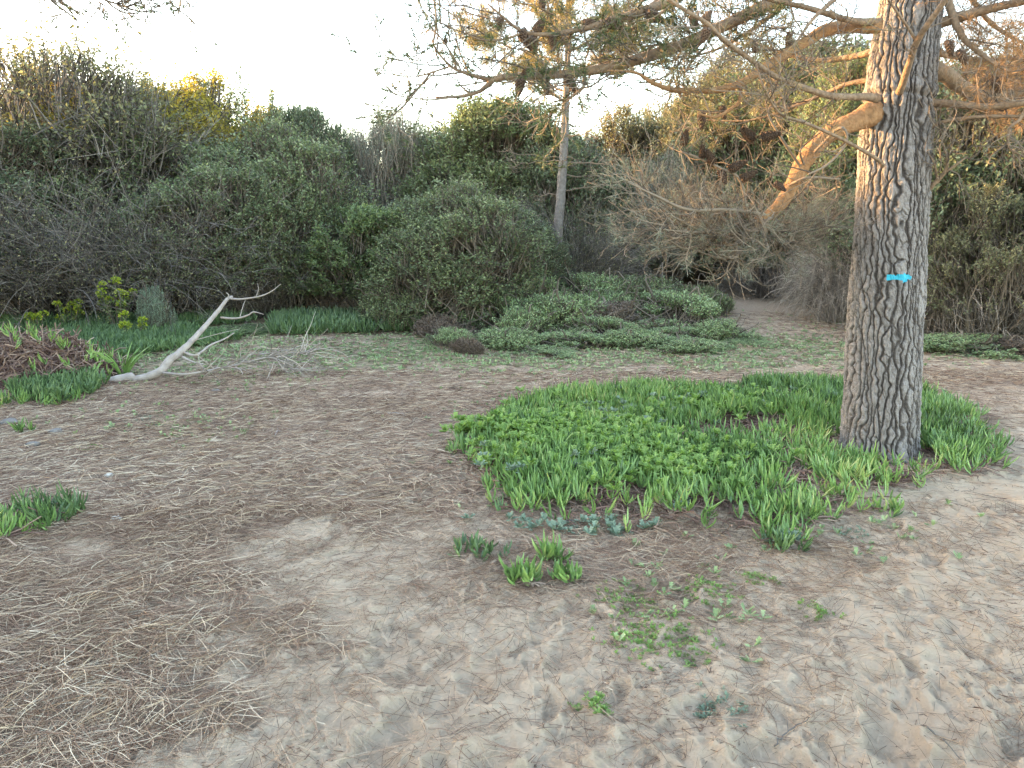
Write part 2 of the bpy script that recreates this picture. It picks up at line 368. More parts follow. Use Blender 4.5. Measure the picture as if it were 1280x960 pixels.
# ---------------------------------------------------------------- ice plant carpets and tufts
def ice_leaves(mb, x, y, z, rng, Lr=(.07, .11), rad=.0058, var0=None, per=7, lean=.35, stem=.06, mat=0):
    n = len(x); N = n * per
    bx, by, bz = (np.repeat(q, per) for q in (x, y, z))
    sh = norm(np.stack([rng.normal(0, lean, n), rng.normal(0, lean, n), np.ones(n)], -1)); sh = np.repeat(sh, per, 0)
    lev = np.tile(np.arange(per) / per, n)[:, None]
    a = rng.uniform(0, 6.28, N); out = np.stack([np.cos(a), np.sin(a), np.zeros(N)], -1)
    p0 = np.stack([bx, by, bz], -1) + sh * (lev * stem + .005) + out * .006
    spread = (1.1 - .8 * lev)
    d0 = norm(sh + out * spread); d1 = norm(sh * 1.4 + out * spread * .25 + rng.normal(0, .08, (N, 3)))
    L = rng.uniform(*Lr, N) * (.85 + .3 * lev[:, 0])
    P = curve(p0, d0, d1, L, 4, .05, rng)
    r = rng.uniform(.8, 1.2, N) * rad
    v = (np.repeat(var0, per) if var0 is not None else .45) + rng.normal(0, .19, N)
    tubes(mb, P, r[:, None] * np.array([.75, 1, .85, .12])[None], 3, np.clip(v, 0, .93 + .07 * (rng.random(N) < .12)), mat=mat)
def rosettes(mb, x, y, z, rng, size=.06, per=12, var0=.5, mat=0):
    """lobed broad leaf rosettes"""
    n = len(x); N = n * per; b = np.stack([np.repeat(q, per) for q in (x, y, z)], -1)
    a = rng.uniform(0, 6.28, N); e = rng.uniform(.1, 1.1, N)
    D = np.stack([np.cos(a) * np.cos(e), np.sin(a) * np.cos(e), np.sin(e)], -1)
    L = rng.uniform(.6, 1.2, N) * size
    tip = b + D * L[:, None] * .5
    S = np.cross(D, [0, 0, 1.]) ; v = np.clip(var0 + rng.normal(0, .2, N), 0, 1)
    leaves(mb, b, D, S, L, L * .35, v, mat)
    for sgn in (-1, 1):
        for q in (.45, .7):
            leaves(mb, b + D * (L * q)[:, None], D + sgn * norm(S) * .9, np.cross(D, norm(S)) * .3 + D, L * .38, L * .24, v, mat)
ICE = [(556, 556), (600, 540), (622, 515), (700, 498), (800, 490), (870, 492), (940, 484), (1050, 484), (1150, 494), (1212, 512), (1250, 555), (1260, 592), (1235, 604), (1170, 598), (1150, 612), (1100, 628), (1050, 648), (1010, 680), (975, 690), (930, 670), (850, 674), (760, 660), (690, 650), (625, 640), (600, 600), (570, 572)]
DEADSPOTS = [(925, 545, 34, 10), (890, 490, 45, 7), (760, 632, 26, 9), (960, 540, 20, 8), (1000, 555, 25, 7), (985, 604, 40, 9), (840, 560, 16, 8), (1110, 602, 40, 9), (1020, 520, 20, 6), (735, 540, 14, 6), (880, 628, 26, 6)]
def build_ice():
    rng = np.random.default_rng(21)
    W = np.array([gpix(*q) for q in ICE])
    n = 11500
    x = rng.uniform(W[:, 0].min(), W[:, 0].max(), n); y = rng.uniform(W[:, 1].min(), W[:, 1].max(), n)
    wx = x + .08 * noise(x * 5, y * 5, seed=4); wy = y + .08 * noise(x * 5, y * 5, seed=5)
    ed = np.full(n, 9.)
    for i in range(len(W)):
        A_, B_ = W[i], W[(i + 1) % len(W)]; AB = B_ - A_; t_ = np.clip(((x - A_[0]) * AB[0] + (y - A_[1]) * AB[1]) / (AB @ AB), 0, 1); ed = np.minimum(ed, np.hypot(x - A_[0] - t_ * AB[0], y - A_[1] - t_ * AB[1]))
    k = in_poly(wx, wy, W) & (rng.random(n) < .15 + ed * 3) & (np.hypot(x - TX, (y - TY) * np.where(y < TY, .72, 1)) > .35)
    u, v = to_pix(x, y); dead = sum(G(u, v, *d) for d in DEADSPOTS) + .8 * sstep(.05, .4, fbm(x * 2.8, y * 2.8, seed=55))
    k &= rng.random(n) > dead * .95
    x, y, u, v, ed = x[k], y[k], u[k], v[k], ed[k]
    z = H(x, y)
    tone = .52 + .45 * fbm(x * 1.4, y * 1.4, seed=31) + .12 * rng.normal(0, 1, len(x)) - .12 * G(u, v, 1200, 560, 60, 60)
    mb = MB()
    per = 6
    hgt = (.01 + .09 * (fbm(x * 3.2, y * 3.2, seed=71) + .45)) * np.clip(ed * 5, 0, 1)
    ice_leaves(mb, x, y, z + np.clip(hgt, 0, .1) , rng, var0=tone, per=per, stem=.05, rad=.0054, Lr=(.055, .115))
    # trailing reddish stems that carry the shoots
    m = rng.random(len(x)) < .6; n2 = m.sum(); p0 = np.stack([x[m], y[m], z[m] + .01], -1); a = rng.uniform(0, 6.28, n2)
    d0 = np.stack([np.cos(a), np.sin(a), .5 * np.ones(n2)], -1)
    tubes(mb, curve(p0, d0, d0 * [1, 1, -.3], rng.uniform(.08, .22, n2), 5, .25, rng), np.full((n2, 5), .004), 3, rng.random(n2), mat=1)
    # dead tangle in the bare spots
    q = np.concatenate([np.array([gpix(c[0] + rng.normal(0, c[2] * .6), c[1] + rng.normal(0, c[3] * .6)) for _ in range(int(c[2] * 4))]) for c in DEADSPOTS])
    xx = rng.uniform(W[:, 0].min(), W[:, 0].max(), 5200); yy = rng.uniform(W[:, 1].min(), W[:, 1].max(), 5200); kk = in_poly(xx, yy, W) & (fbm(xx * 2.8, yy * 2.8, seed=55) > .08); q = np.concatenate([q, np.stack([xx[kk], yy[kk]], -1)])
    n3 = len(q); a = rng.uniform(0, 6.28, n3); d0 = np.stack([np.cos(a), np.sin(a), rng.uniform(0, .9, n3)], -1); a2 = a + rng.normal(0, .8, n3)
    d1 = np.stack([np.cos(a2), np.sin(a2), rng.uniform(-.8, .3, n3)], -1)
    tubes(mb, curve(np.stack([q[:, 0], q[:, 1], H(q[:, 0], q[:, 1]) + .015], -1), d0, d1, rng.uniform(.06, .2, n3), 5, .3, rng), np.full((n3, 5), .0032), 3, rng.random(n3), mat=1)
    tag(mb.obj('ice_plant_carpet', [M['ice'], M['ice_dead']]), 'dense bright green ice plant carpet round the foot of the big pine', 'ground cover', kind='stuff')
    # soft lobed herbs growing through it
    mb = MB()
    for (cu, cv, su, sv, nn, mi) in ((715, 562, 80, 30, 430, 0), (800, 590, 60, 34, 170, 0), (650, 555, 35, 14, 120, 0), (590, 556, 20, 8, 50, 0), (880, 600, 60, 25, 60, 0), (905, 515, 110, 14, 30, 1), (770, 545, 90, 26, 40, 1), (850, 640, 10, 6, 14, 1), (690, 590, 90, 26, 26, 1), (730, 662, 90, 8, 26, 1), (980, 680, 14, 5, 18, 1), (900, 520, 60, 14, 70, 0)):
        uv = np.stack([rng.normal(cu, su * .6, nn), rng.normal(cv, sv * .6, nn)], -1); g = np.array([gpix(*q) for q in uv])
        zz = H(g[:, 0], g[:, 1]) + (rng.uniform(.06, .14, nn) if cv < 640 else .02)
        rosettes(mb, g[:, 0], g[:, 1], zz + .02 * (cv < 640), rng, .06 if mi == 0 else .045, 12, .45, mi)
    tag(mb.obj('lobed_herbs', [M['herb'], M['herb_blue']]), 'soft lobed pale green herbs growing through the ice plant carpet', 'ground cover', kind='stuff')
    # far-left and back carpets, darker and bluer
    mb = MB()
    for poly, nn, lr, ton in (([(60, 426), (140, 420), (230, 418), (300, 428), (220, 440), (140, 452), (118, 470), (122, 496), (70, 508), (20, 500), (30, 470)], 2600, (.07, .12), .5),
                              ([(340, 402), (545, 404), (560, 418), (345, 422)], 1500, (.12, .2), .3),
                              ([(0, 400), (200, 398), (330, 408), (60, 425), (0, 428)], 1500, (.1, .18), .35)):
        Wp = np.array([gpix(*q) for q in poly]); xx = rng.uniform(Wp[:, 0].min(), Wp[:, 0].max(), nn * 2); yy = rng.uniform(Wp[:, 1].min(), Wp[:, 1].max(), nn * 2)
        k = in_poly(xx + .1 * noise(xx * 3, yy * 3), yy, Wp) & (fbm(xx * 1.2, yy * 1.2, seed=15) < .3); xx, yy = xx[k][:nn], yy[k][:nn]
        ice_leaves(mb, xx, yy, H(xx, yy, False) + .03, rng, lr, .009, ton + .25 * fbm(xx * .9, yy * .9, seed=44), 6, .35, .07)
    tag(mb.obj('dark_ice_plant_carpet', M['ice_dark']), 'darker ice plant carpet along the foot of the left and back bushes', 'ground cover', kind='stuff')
build_ice()

def tuft(name, u, v, n, r, label, cat, matk='ice', rng=None, group=None, L=(.06, .10), rad=.006, per=6):
    g = gpix(u, v); z = float(H(np.array([g[0]]), np.array([g[1]]))[0])
    a = rng.uniform(0, 6.28, n); q = r * np.sqrt(rng.random(n)); x, y = q * np.cos(a), q * np.sin(a) * .7
    e = empty(name, (g[0], g[1], z))
    zz = H(x + g[0], y + g[1]) - z
    mb = MB(); ice_leaves(mb, x, y, zz, rng, L, rad, .45 + rng.normal(0, .15, n), per, .35, .05); mb.obj('leaves', M[matk], e)
    mb = MB(); k = max(6, n // 2); a = rng.uniform(0, 6.28, k)
    d0 = np.stack([np.cos(a), np.sin(a), .3 + 0 * a], -1)
    tubes(mb, curve(np.stack([x[:1].repeat(k), y[:1].repeat(k), np.full(k, .01)], -1), d0, d0 * [1, 1, -.2], np.full(k, r * .9), 5, .25, rng), np.full((k, 5), .0035), 3, rng.random(k)); mb.obj('stem', M['ice_dead'], e)
    return tag(e, label, cat, group)
rg = np.random.default_rng(77)
IG = 'separate ice plant clumps on the sand'
tuft('ice_plant', 15, 668, 34, .24, 'spreading ice plant clump cut off by the left edge of the picture', 'plant', rng=rg, group=IG, matk='ice')
tuft('ice_plant', 68, 650, 24, .2, 'blue-green ice plant clump just right of the one at the left edge', 'plant', rng=rg, group=IG, matk='ice_dark', L=(.09, .14))
tuft('ice_plant', 600, 692, 16, .13, 'low wide ice plant clump alone left of the two small upright ones', 'plant', rng=rg, group=IG, matk='ice_dark', L=(.04, .07))
tuft('ice_plant', 650, 726, 14, .08, 'small upright ice plant clump nearest the camera', 'plant', rng=rg, group=IG)
tuft('ice_plant', 692, 700, 12, .07, 'small tall ice plant clump close below the carpet edge', 'plant', rng=rg, group=IG)
tuft('ice_plant', 708, 724, 12, .09, 'small low ice plant clump with yellowish tips beside the tall one', 'plant', rng=rg, group=IG, L=(.04, .07))
tuft('ice_plant', 1105, 642, 10, .1, 'sparse ice plant sprigs on the sand in front of the big pine', 'plant', rng=rg, group=IG, L=(.05, .08))
tuft('ice_plant', 975, 686, 12, .12, 'ice plant sprigs at the lowest tip of the bright green carpet', 'plant', rng=rg, group=IG, matk='ice_dark', L=(.05, .08))
tuft('ice_plant', 30, 540, 7, .06, 'tiny single ice plant sprout by the grey stone at the left', 'plant', rng=rg, group=IG)
tuft('ice_plant', 60, 505, 26, .3, 'bright ice plant clump in front of the reddish dead mound', 'plant', rng=rg, group=IG, L=(.09, .13))
tuft('ice_plant', 8, 506, 18, .22, 'bright ice plant clump at the left edge below the dead mound', 'plant', rng=rg, group=IG, L=(.09, .13))
def lily(u, v, label):
    g = gpix(u, v); e = empty('strap_leaved_plant', (g[0], g[1], float(H(g[:1], g[1:])[0]))); n = 34
    a = rg.uniform(0, 6.28, n); o = np.stack([np.cos(a), np.sin(a), np.zeros(n)], -1)
    P = curve(o * .03, norm(o * .35 + [0, 0, 1]), norm(o * 1. + [0, 0, .6]), rg.uniform(.25, .5, n), 6, .05, rg)
    mb = MB(); tubes(mb, P, rg.uniform(.008, .013, n)[:, None] * np.array([.6, 1, 1, .9, .6, .1])[None], 3, rg.uniform(.4, .8, n)); mb.obj('leaves', M['ice'], e)
    tag(e, label, 'plant')
lily(155, 470, 'green strap-leaved tuft behind the thick end of the fallen branch')

# small weeds on the sand
WD = [(828, 800, 80, .15, 'herb', 'largest flat green weed on the sand in front of the carpet'),
      (880, 738, 34, .09, 'herb', 'green weed with feathery leaves halfway between the carpet and the largest weed'),
      (742, 882, 18, .045, 'herb', 'small lone green weed nearest the bottom of the picture'),
      (950, 722, 18, .05, 'herb', 'small yellow-green weed right of the feathery weed'),
      (785, 748, 40, .11, 'herb', 'patchy green weed left of the feathery weed'),
      (900, 882, 14, .06, 'herb_blue', 'faint greyish weed low on the sand right of the lone bottom weed'),
      (722, 664, 26, .07, 'herb_blue', 'grey-green rosette weed just under the carpet edge'),
      (775, 668, 14, .04, 'herb_blue', 'tiny pale rosette weed touching the lower carpet edge'),
      (180, 528, 30, .16, 'herb_blue', 'grey-green weed patch on the needles below the fallen branch'),
      (112, 562, 12, .07, 'herb', 'bright little weed on the needles at the left'),
      (15, 752, 16, .09, 'herb_blue', 'dull grey-green weed at the left edge on the needles'),
      (1035, 762, 12, .08, 'herb', 'thin scattered weed on the bare sand at the right'),
      (1068, 668, 12, .06, 'herb_blue', 'small dark weed on the sand below the pine')]
for u, v, n, r, mk, lb in WD:
    g = gpix(u, v); a = rg.uniform(0, 6.28, n); q = r * np.sqrt(rg.random(n)); x, y = q * np.cos(a) * 1.3, q * np.sin(a)
    z0 = float(H(g[:1], g[1:])[0]); n = int(n * .8); x, y = x[:n], y[:n]; x = np.repeat(x, 3) + rg.normal(0, r * .35, n * 3); y = np.repeat(y, 3) + rg.normal(0, r * .35, n * 3); mb = MB(); rosettes(mb, x, y, H(x + g[0], y + g[1]) - z0 + .003, rg, .016, 7, .4)
    e = mb.obj('weed', M[mk]); e.location = (g[0], g[1], z0); tag(e, lb, 'weed', 'small weeds on the sand and needles')

# short herbs / low cover, uncountable
def build_short():
    rng = np.random.default_rng(31); n = 60000
    x = rng.uniform(-9, 11, n); y = rng.uniform(2.2, 14, n); lit, gr = masks(x, y); u, v = to_pix(x, y)
    k = (rng.random(n) < gr * .8) & (u > -100) & (u < 1380); x, y = x[k], y[k]
    mb = MB(); d = np.hypot(x, y)
    rosettes(mb, x, y, H(x, y) + .006, rng, .04, 5, np.clip(.5 + .4 * fbm(x * .8, y * .8, seed=2), 0, 1).repeat(5), 0)
    tag(mb.obj('short_herbs', M['scrub']), 'short grey-green herbs between clearing and scrub', 'ground cover', kind='stuff')
build_short()

# ---------------------------------------------------------------- bushes
def sph(n, rng): return norm(rng.normal(0, 1, (n, 3)))
def make_bush(seed, lobes, ntips, leafL, leafW, per, up=.5, shoot=(.15, .35), stems=70, twigs=.35, gap=.1, inner=.25, tall=0, droop=0.):
    """returns (stem mesh builder, leaf mesh builder) for a bush about 3 m wide and 3 m high"""
    rng = np.random.default_rng(seed)
    lob = np.array(lobes, float); p = (lob[:, 3] * lob[:, 4] * lob[:, 5]) ** (2 / 3.); p /= p.sum()
    n0 = int(ntips * 1.9); li = rng.choice(len(lob), n0, p=p); d = sph(n0, rng); d[:, 2] = np.where(d[:, 2] < -.35, -d[:, 2], d[:, 2])
    rad = 1 - np.abs(rng.normal(0, .10, n0)) + .22 * fbm(d[:, 0] * 2.6 + li, d[:, 1] * 2.6, d[:, 2] * 2.6, seed=seed)
    inn = rng.random(n0) < inner; rad[inn] *= rng.uniform(.35, .95, inn.sum())
    pos = lob[li, :3] + d * rad[:, None] * lob[li, 3:6]
    g = fbm(pos[:, 0] * 2.4, pos[:, 1] * 2.4, pos[:, 2] * 2.4, seed=seed + 5, oct=3)
    k = (g > -gap) & (pos[:, 2] > .05); pos, d, g = pos[k][:ntips], d[k][:ntips], g[k][:ntips]; n = len(pos)
    sd_ = norm(d * .7 + np.array([0, 0, up]) + rng.normal(0, .35, (n, 3))); sd2 = norm(sd_ + np.array([0, 0, -droop]))
    L = rng.uniform(*shoot, n) * np.where(rng.random(n) < .04 + tall, rng.uniform(1.6, 3.2, n), 1)
    P = curve(pos - sd_ * L[:, None] * .5, sd_, sd2, L, 4, .1, rng)
    smb = MB(); tubes(smb, P, np.array([.0045, .0035, .0025, .001])[None].repeat(n, 0), 3, rng.random(n))
    # limbs from the foot of the bush out to some of the shoots
    sel = rng.choice(n, min(stems, n), replace=False); tip = pos[sel]; ns = len(sel)
    b0 = np.stack([tip[:, 0] * .22, tip[:, 1] * .22, np.zeros(ns)], -1) + rng.normal(0, .06, (ns, 3)) * [1, 1, 0]
    t = np.linspace(0, 1, 10)[None, :, None]
    bow = np.array([0, 0, 1.]) * .25 * np.sin(t * math.pi) + (rng.normal(0, .18, (ns, 1, 3)) * np.sin(t * math.pi)) + np.cumsum(rng.normal(0, .025, (ns, 10, 3)), 1) * t
    SP = b0[:, None] * (1 - t) + tip[:, None] * t + bow
    sr = rng.uniform(.006, .018, ns)[:, None] * np.linspace(1, .18, 10)[None]
    tubes(smb, SP, sr, 4, rng.random(ns))
    # secondary twigs leading back from the shoots
    m = rng.random(n) < twigs; q = pos[m]; nq = len(q); back = norm(-d[m] * .8 + np.array([0, 0, -.7]) + rng.normal(0, .3, (nq, 3)))
    tubes(smb, curve(q, back, back + [0, 0, -.4], rng.uniform(.25, .7, nq), 5, .25, rng), np.array([.003, .004, .005, .006, .007])[None].repeat(nq, 0), 3, rng.random(nq))
    # leaves
    N = n * per; tt = np.tile((np.arange(per) + .5) / per, n)[:, None]; rp = lambda a: np.repeat(a, per, 0)
    base = rp(P[:, 0]) * (1 - tt) + rp(P[:, -1]) * tt
    a = rng.uniform(0, 6.28, N)[:, None]; s0 = rp(norm(np.cross(sd_, rng.normal(0, 1, (n, 3))))); s1 = np.cross(rp(sd_), s0)
    o = np.cos(a) * s0 + np.sin(a) * s1; D = norm(rp(sd_) * .7 + o * .9 + rng.normal(0, .2, (N, 3)))
    var = rp(.45 + .35 * g + rng.normal(0, .12, n)) + rng.normal(0, .12, N) + .10 * tt[:, 0]
    lmb = MB(); leaves(lmb, base, D, np.cross(D, [0, 0, 1.]) + rng.normal(0, .5, (N, 3)), rng.uniform(.7, 1.25, N) * leafL, rng.uniform(.8, 1.2, N) * leafW, np.clip(var, 0, 1))
    return smb, lmb
def make_thicket(seed, ncane, W_, Ht, arch, r0=.006, sub=5, m=12):
    """dome of thin bare arching canes with side twigs"""
    rng = np.random.default_rng(seed); a = rng.uniform(0, 6.28, ncane); q = np.sqrt(rng.random(ncane)) * .35 * W_
    p0 = np.stack([np.cos(a) * q, np.sin(a) * q, np.zeros(ncane)], -1); o = np.stack([np.cos(a), np.sin(a), np.zeros(ncane)], -1) + rng.normal(0, .45, (ncane, 3)) * [1, 1, 0]
    d0 = norm(o * rng.uniform(.1, .9, ncane)[:, None] + [0, 0, 1]); d1 = norm(o * 1.2 + np.stack([0 * a, 0 * a, rng.normal(-arch, .4, ncane)], -1))
    L = rng.uniform(.5, 1.15, ncane) * Ht * 1.25
    P = curve(p0, d0, d1, L, m, .16, rng); P[..., 2] = np.maximum(P[..., 2], .02 + .05 * rng.random((ncane, 1)))
    mb = MB(); tubes(mb, P, (rng.uniform(.5, 1.3, ncane) * r0)[:, None] * np.linspace(1, .3, m)[None], 3, rng.random(ncane))
    N = ncane * sub; i = np.repeat(np.arange(ncane), sub); j = rng.integers(m // 3, m - 1, N); b = P[i, j]; T = norm(P[i, j] - P[i, j - 1])
    d = norm(T + rng.normal(0, .6, (N, 3))); P2 = curve(b, d, norm(d + rng.normal(0, .5, (N, 3)) + [0, 0, .15]), rng.uniform(.2, .6, N), 6, .2, rng)
    tubes(mb, P2, np.full((N, 1), r0 * .45) * np.linspace(1, .4, 6)[None], 3, rng.random(N))
    tips = P2[:, -1]; return mb, tips, d
PROTO = {}; EXT = {}
def proto(key, stem_mb, leaf_mb, stem_mat, leaf_mat):
    co = np.concatenate((leaf_mb or stem_mb).v); lo, hi = np.percentile(co, 2, 0), np.percentile(co, 98.5, 0); EXT[key] = (max(hi[0] - lo[0], hi[1] - lo[1]), hi[2])
    sm = stem_mb.mesh('stems', stem_mat); lm = leaf_mb.mesh('foliage', leaf_mat) if leaf_mb else None; PROTO[key] = (sm, lm)
LB = [(0, 0, 1.35, 1.35, 1.2, 1.45), (-.75, .1, .95, .8, .8, .9), (.8, -.1, 1.0, .8, .8, .95), (.1, -.7, .8, .9, .7, .8), (.25, .2, 2.1, .8, .8, .75)]
LB2 = [(0, 0, 1.1, 1.3, 1.2, 1.2), (-.6, 0, 1.7, .75, .8, 1.0), (.7, .1, 1.5, .7, .8, 1.1), (0, -.6, .7, 1.2, .7, .7), (.1, .1, 2.3, .5, .5, .7)]
LB3 = [(0, 0, 1.5, .9, .9, 1.5), (-.5, 0, 1.1, .8, .8, 1.1), (.55, 0, 1.0, .8, .8, 1.0)]
LB4 = [(0, 0, 2.2, 1.2, 1.1, .8), (-.7, .2, 1.8, .8, .8, .6), (.8, 0, 2.0, .7, .8, .7)]
proto('dense', *make_bush(1, LB, 7500, .055, .026, 9), M['stem'], M['leaf_dark'])
proto('loose', *make_bush(2, LB2, 5200, .055, .024, 8, gap=.02, twigs=.6, tall=.08, stems=110), M['stem'], M['leaf_mid'])
proto('broad', *make_bush(3, LB, 5200, .075, .036, 8, up=.8, gap=.06, twigs=.3), M['stem'], M['leaf_bright'])
proto('upright', *make_bush(4, LB3, 4200, .06, .012, 12, up=1.6, shoot=(.3, .8), twigs=.7, stems=140, gap=.15), M['twig_grey'], M['leaf_grey'])
proto('open', *make_bush(5, LB4, 1900, .05, .026, 7, gap=-.02, shoot=(.2, .5), tall=.15, stems=120, twigs=.9, inner=.35), M['twig_grey'], M['leaf_olive'])
proto('low', *make_bush(6, [(0, 0, .2, .5, .45, .36), (-.32, 0, .15, .3, .3, .28), (.3, .1, .18, .32, .3, .3), (.05, -.3, .1, .3, .25, .25)], 1500, .036, .015, 9, up=1.3, shoot=(.08, .2), stems=40, inner=.2, gap=.0, tall=-.04), M['stem'], M['scrub'])
tm, tp, td = make_thicket(7, 620, 2.2, 2.6, -.1, r0=.0085, sub=12)
rgt = np.random.default_rng(9); s_ = rgt.random(len(tp)) < .5
lm_ = MB(); q_ = np.repeat(tp[s_], 3, 0); leaves(lm_, q_ + rgt.normal(0, .04, q_.shape), rgt.normal(0, 1, q_.shape), rgt.normal(0, 1, q_.shape), rgt.uniform(.03, .05, len(q_)), rgt.uniform(.015, .022, len(q_)), rgt.random(len(q_)))
proto('bare', tm, lm_, M['twig_grey'], M['leaf_olive'])
tm, tp, td = make_thicket(8, 800, 1.6, 2.1, .75, r0=.008, sub=7); proto('brush', tm, None, M['twig_pale'], None)

def bush(kind, name, u, vtop, wpx, Y, label, leafmat=None, stemmat=None, group=None, cat='bush', rz=0., protoW=3.0, protoH=3.0, depth=1.0, z=None):
    top = pix(u, vtop, Y); x = top[0]; zb = float(H(np.array([x]), np.array([float(Y)]), False)[0]) if z is None else z
    wd = wpx / F * Y; protoW, protoH = EXT[kind]
    e = empty(name, (x, Y, zb - .03), rz)
    hh = top[2] - zb; e.scale = (wd / protoW, wd / protoW * depth, hh / protoH)
    sm, lm = PROTO[kind]
    parts = [('stems', sm, stemmat)] + ([('foliage', lm, leafmat)] if lm else [])
    for nm, me, mt in parts:
        c = bpy.data.objects.new(nm, me); C.objects.link(c); c.parent = e
        if mt: c.material_slots[0].link = 'OBJECT'; c.material_slots[0].material = M[mt]
    return tag(e, label, cat, group)
HG = 'bushes round the clearing'
B = [
 # kind, u, vtop, width px, Y, leaf, stem, label
 ('open', 40, 58, 310, 14.6, 'leaf_olive', 'twig_grey', 'tall thin-leaved bush with open dark twigs against the sky at the far left'),
 ('loose', 100, 112, 300, 17.0, 'leaf_sunlit', 'twig_grey', 'sunlit yellow-topped bush behind the open twiggy one at the left'),
 ('open', 190, 118, 260, 18.5, 'leaf_olive', 'twig_grey', 'sparse bush with yellowish top on the left skyline'),
 ('loose', 265, 108, 230, 17.5, 'leaf_sunlit', 'twig_grey', 'sunlit golden-tipped bush on the skyline left of the dark rounded bush'),
 ('loose', 165, 175, 260, 14.5, 'leaf_mid', 'twig_grey', 'grey-green bush below the yellow skyline tops at the left'),
 ('loose', 325, 165, 210, 15.0, 'leaf_mid', 'stem', 'mid green bush filling the middle of the left hedge'),
 ('dense', 385, 140, 130, 17.5, 'leaf_dark', 'stem', 'dark rounded bush closing the left hedge by the sky gap'),
 ('loose', 20, 175, 270, 13.6, 'leaf_dark', 'stem', 'dark green bush under the open twiggy one at the left edge'),
 ('bare', 60, 215, 330, 13.0, 'leaf_olive', 'twig_grey', 'almost leafless grey thicket at the left edge of the clearing'),
 ('bare', 190, 235, 300, 13.4, 'leaf_olive', 'twig_grey', 'leafless brownish thicket behind the yellow spurge'),
 ('loose', 255, 200, 220, 14.2, 'leaf_mid', 'stem', 'leafy green bush over the leafless thicket'),
 ('dense', 345, 215, 170, 14.0, 'leaf_mid', 'stem', 'dense green bush straight above the tip of the fallen branch'),
 ('bare', 330, 290, 170, 13.8, 'leaf_olive', 'twig_grey', 'low dark thicket behind the raised tip of the fallen branch'),
 ('upright', 487, 150, 150, 18.0, 'leaf_grey', 'twig_pale', 'pale grey bush of upright bare stems in the middle of the back hedge'),
 ('upright', 437, 175, 90, 19.5, 'leaf_grey', 'twig_grey', 'small pale upright bush in the dip of the skyline'),
 ('dense', 610, 138, 230, 18.5, 'leaf_mid', 'stem', 'large rounded bush with sunlit top left of the slim pine'),
 ('dense', 690, 175, 200, 17.6, 'leaf_dark', 'stem', 'dark bush behind the slim pine trunk'),
 ('broad', 462, 262, 150, 13.4, 'leaf_bright', 'stem', 'bright green broad-leaved bush in front of the pale upright one'),
 ('loose', 563, 238, 190, 13.0, 'leaf_mid', 'stem', 'speckled green bush protruding furthest into the clearing'),
 ('low', 505, 355, 120, 12.6, 'leaf_mid', 'stem', 'low green shoots at the foot of the broad-leaved bush'),
 ('dense', 640, 265, 130, 14.2, 'leaf_dark', 'stem', 'dark leafy bush left of the slim pine foot'),
 ('bare', 725, 245, 160, 15.4, 'leaf_olive', 'twig_grey', 'dark leafless thicket round the slim pine foot'),
 ('loose', 790, 150, 180, 20.0, 'leaf_olive', 'stem', 'distant olive tree crown right of the slim pine'),
 ('dense', 860, 165, 200, 20.5, 'leaf_grey', 'stem', 'hazy grey-green bush above the dark hollow'),
 ('upright', 840, 200, 130, 17.5, 'leaf_grey', 'twig_pale', 'grey-green wispy bush left of the thick drooping pine limb'),
 ('dense', 775, 255, 110, 17.0, 'leaf_dark', 'stem', 'dark bush in the hollow right of the slim pine'),
 ('dense', 1000, 62, 250, 17.5, 'leaf_dark', 'stem', 'tall dark green bush behind the big pine on its left side'),
 ('loose', 930, 88, 180, 19.0, 'leaf_olive', 'stem', 'olive bush left of the tall dark one behind the pine'),
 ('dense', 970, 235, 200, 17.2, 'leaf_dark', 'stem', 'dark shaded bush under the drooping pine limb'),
 ('brush', 1048, 300, 105, 12.8, None, 'twig_pale', 'dry brown brush mound left of the big pine trunk'),
 ('brush', 960, 315, 90, 15.5, None, 'twig_grey', 'small dark brush mound at the far end of the path'),
 ('loose', 868, 112, 150, 21.5, 'leaf_olive', 'stem', 'olive tree crown on the skyline right of the slim pine'),
 ('dense', 1120, 70, 240, 14.5, 'leaf_mid', 'stem', 'green bush hidden mostly behind the big pine trunk'),
 ('dense', 1225, 95, 260, 12.6, 'leaf_dark', 'stem', 'dark bush wall right of the big pine trunk'),
 ('loose', 1330, 60, 260, 12.0, 'leaf_olive', 'stem', 'tall olive bush cut off by the right edge'),
 ('loose', 1248, 245, 170, 10.8, 'leaf_olive', 'stem', 'olive-leaved bush in front of the dark wall at the right'),
 ('brush', 1190, 315, 180, 11.6, None, 'twig_pale', 'dry brush mound just right of the big pine trunk'),
 ('brush', 1295, 345, 150, 11.2, None, 'twig_pale', 'dry brush mound at the right edge of the picture'),
]
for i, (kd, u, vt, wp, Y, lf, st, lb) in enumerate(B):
    bush(kd, 'bush', u, vt, wp * 1.12, Y, lb, lf, st, HG, rz=i * 2.399)
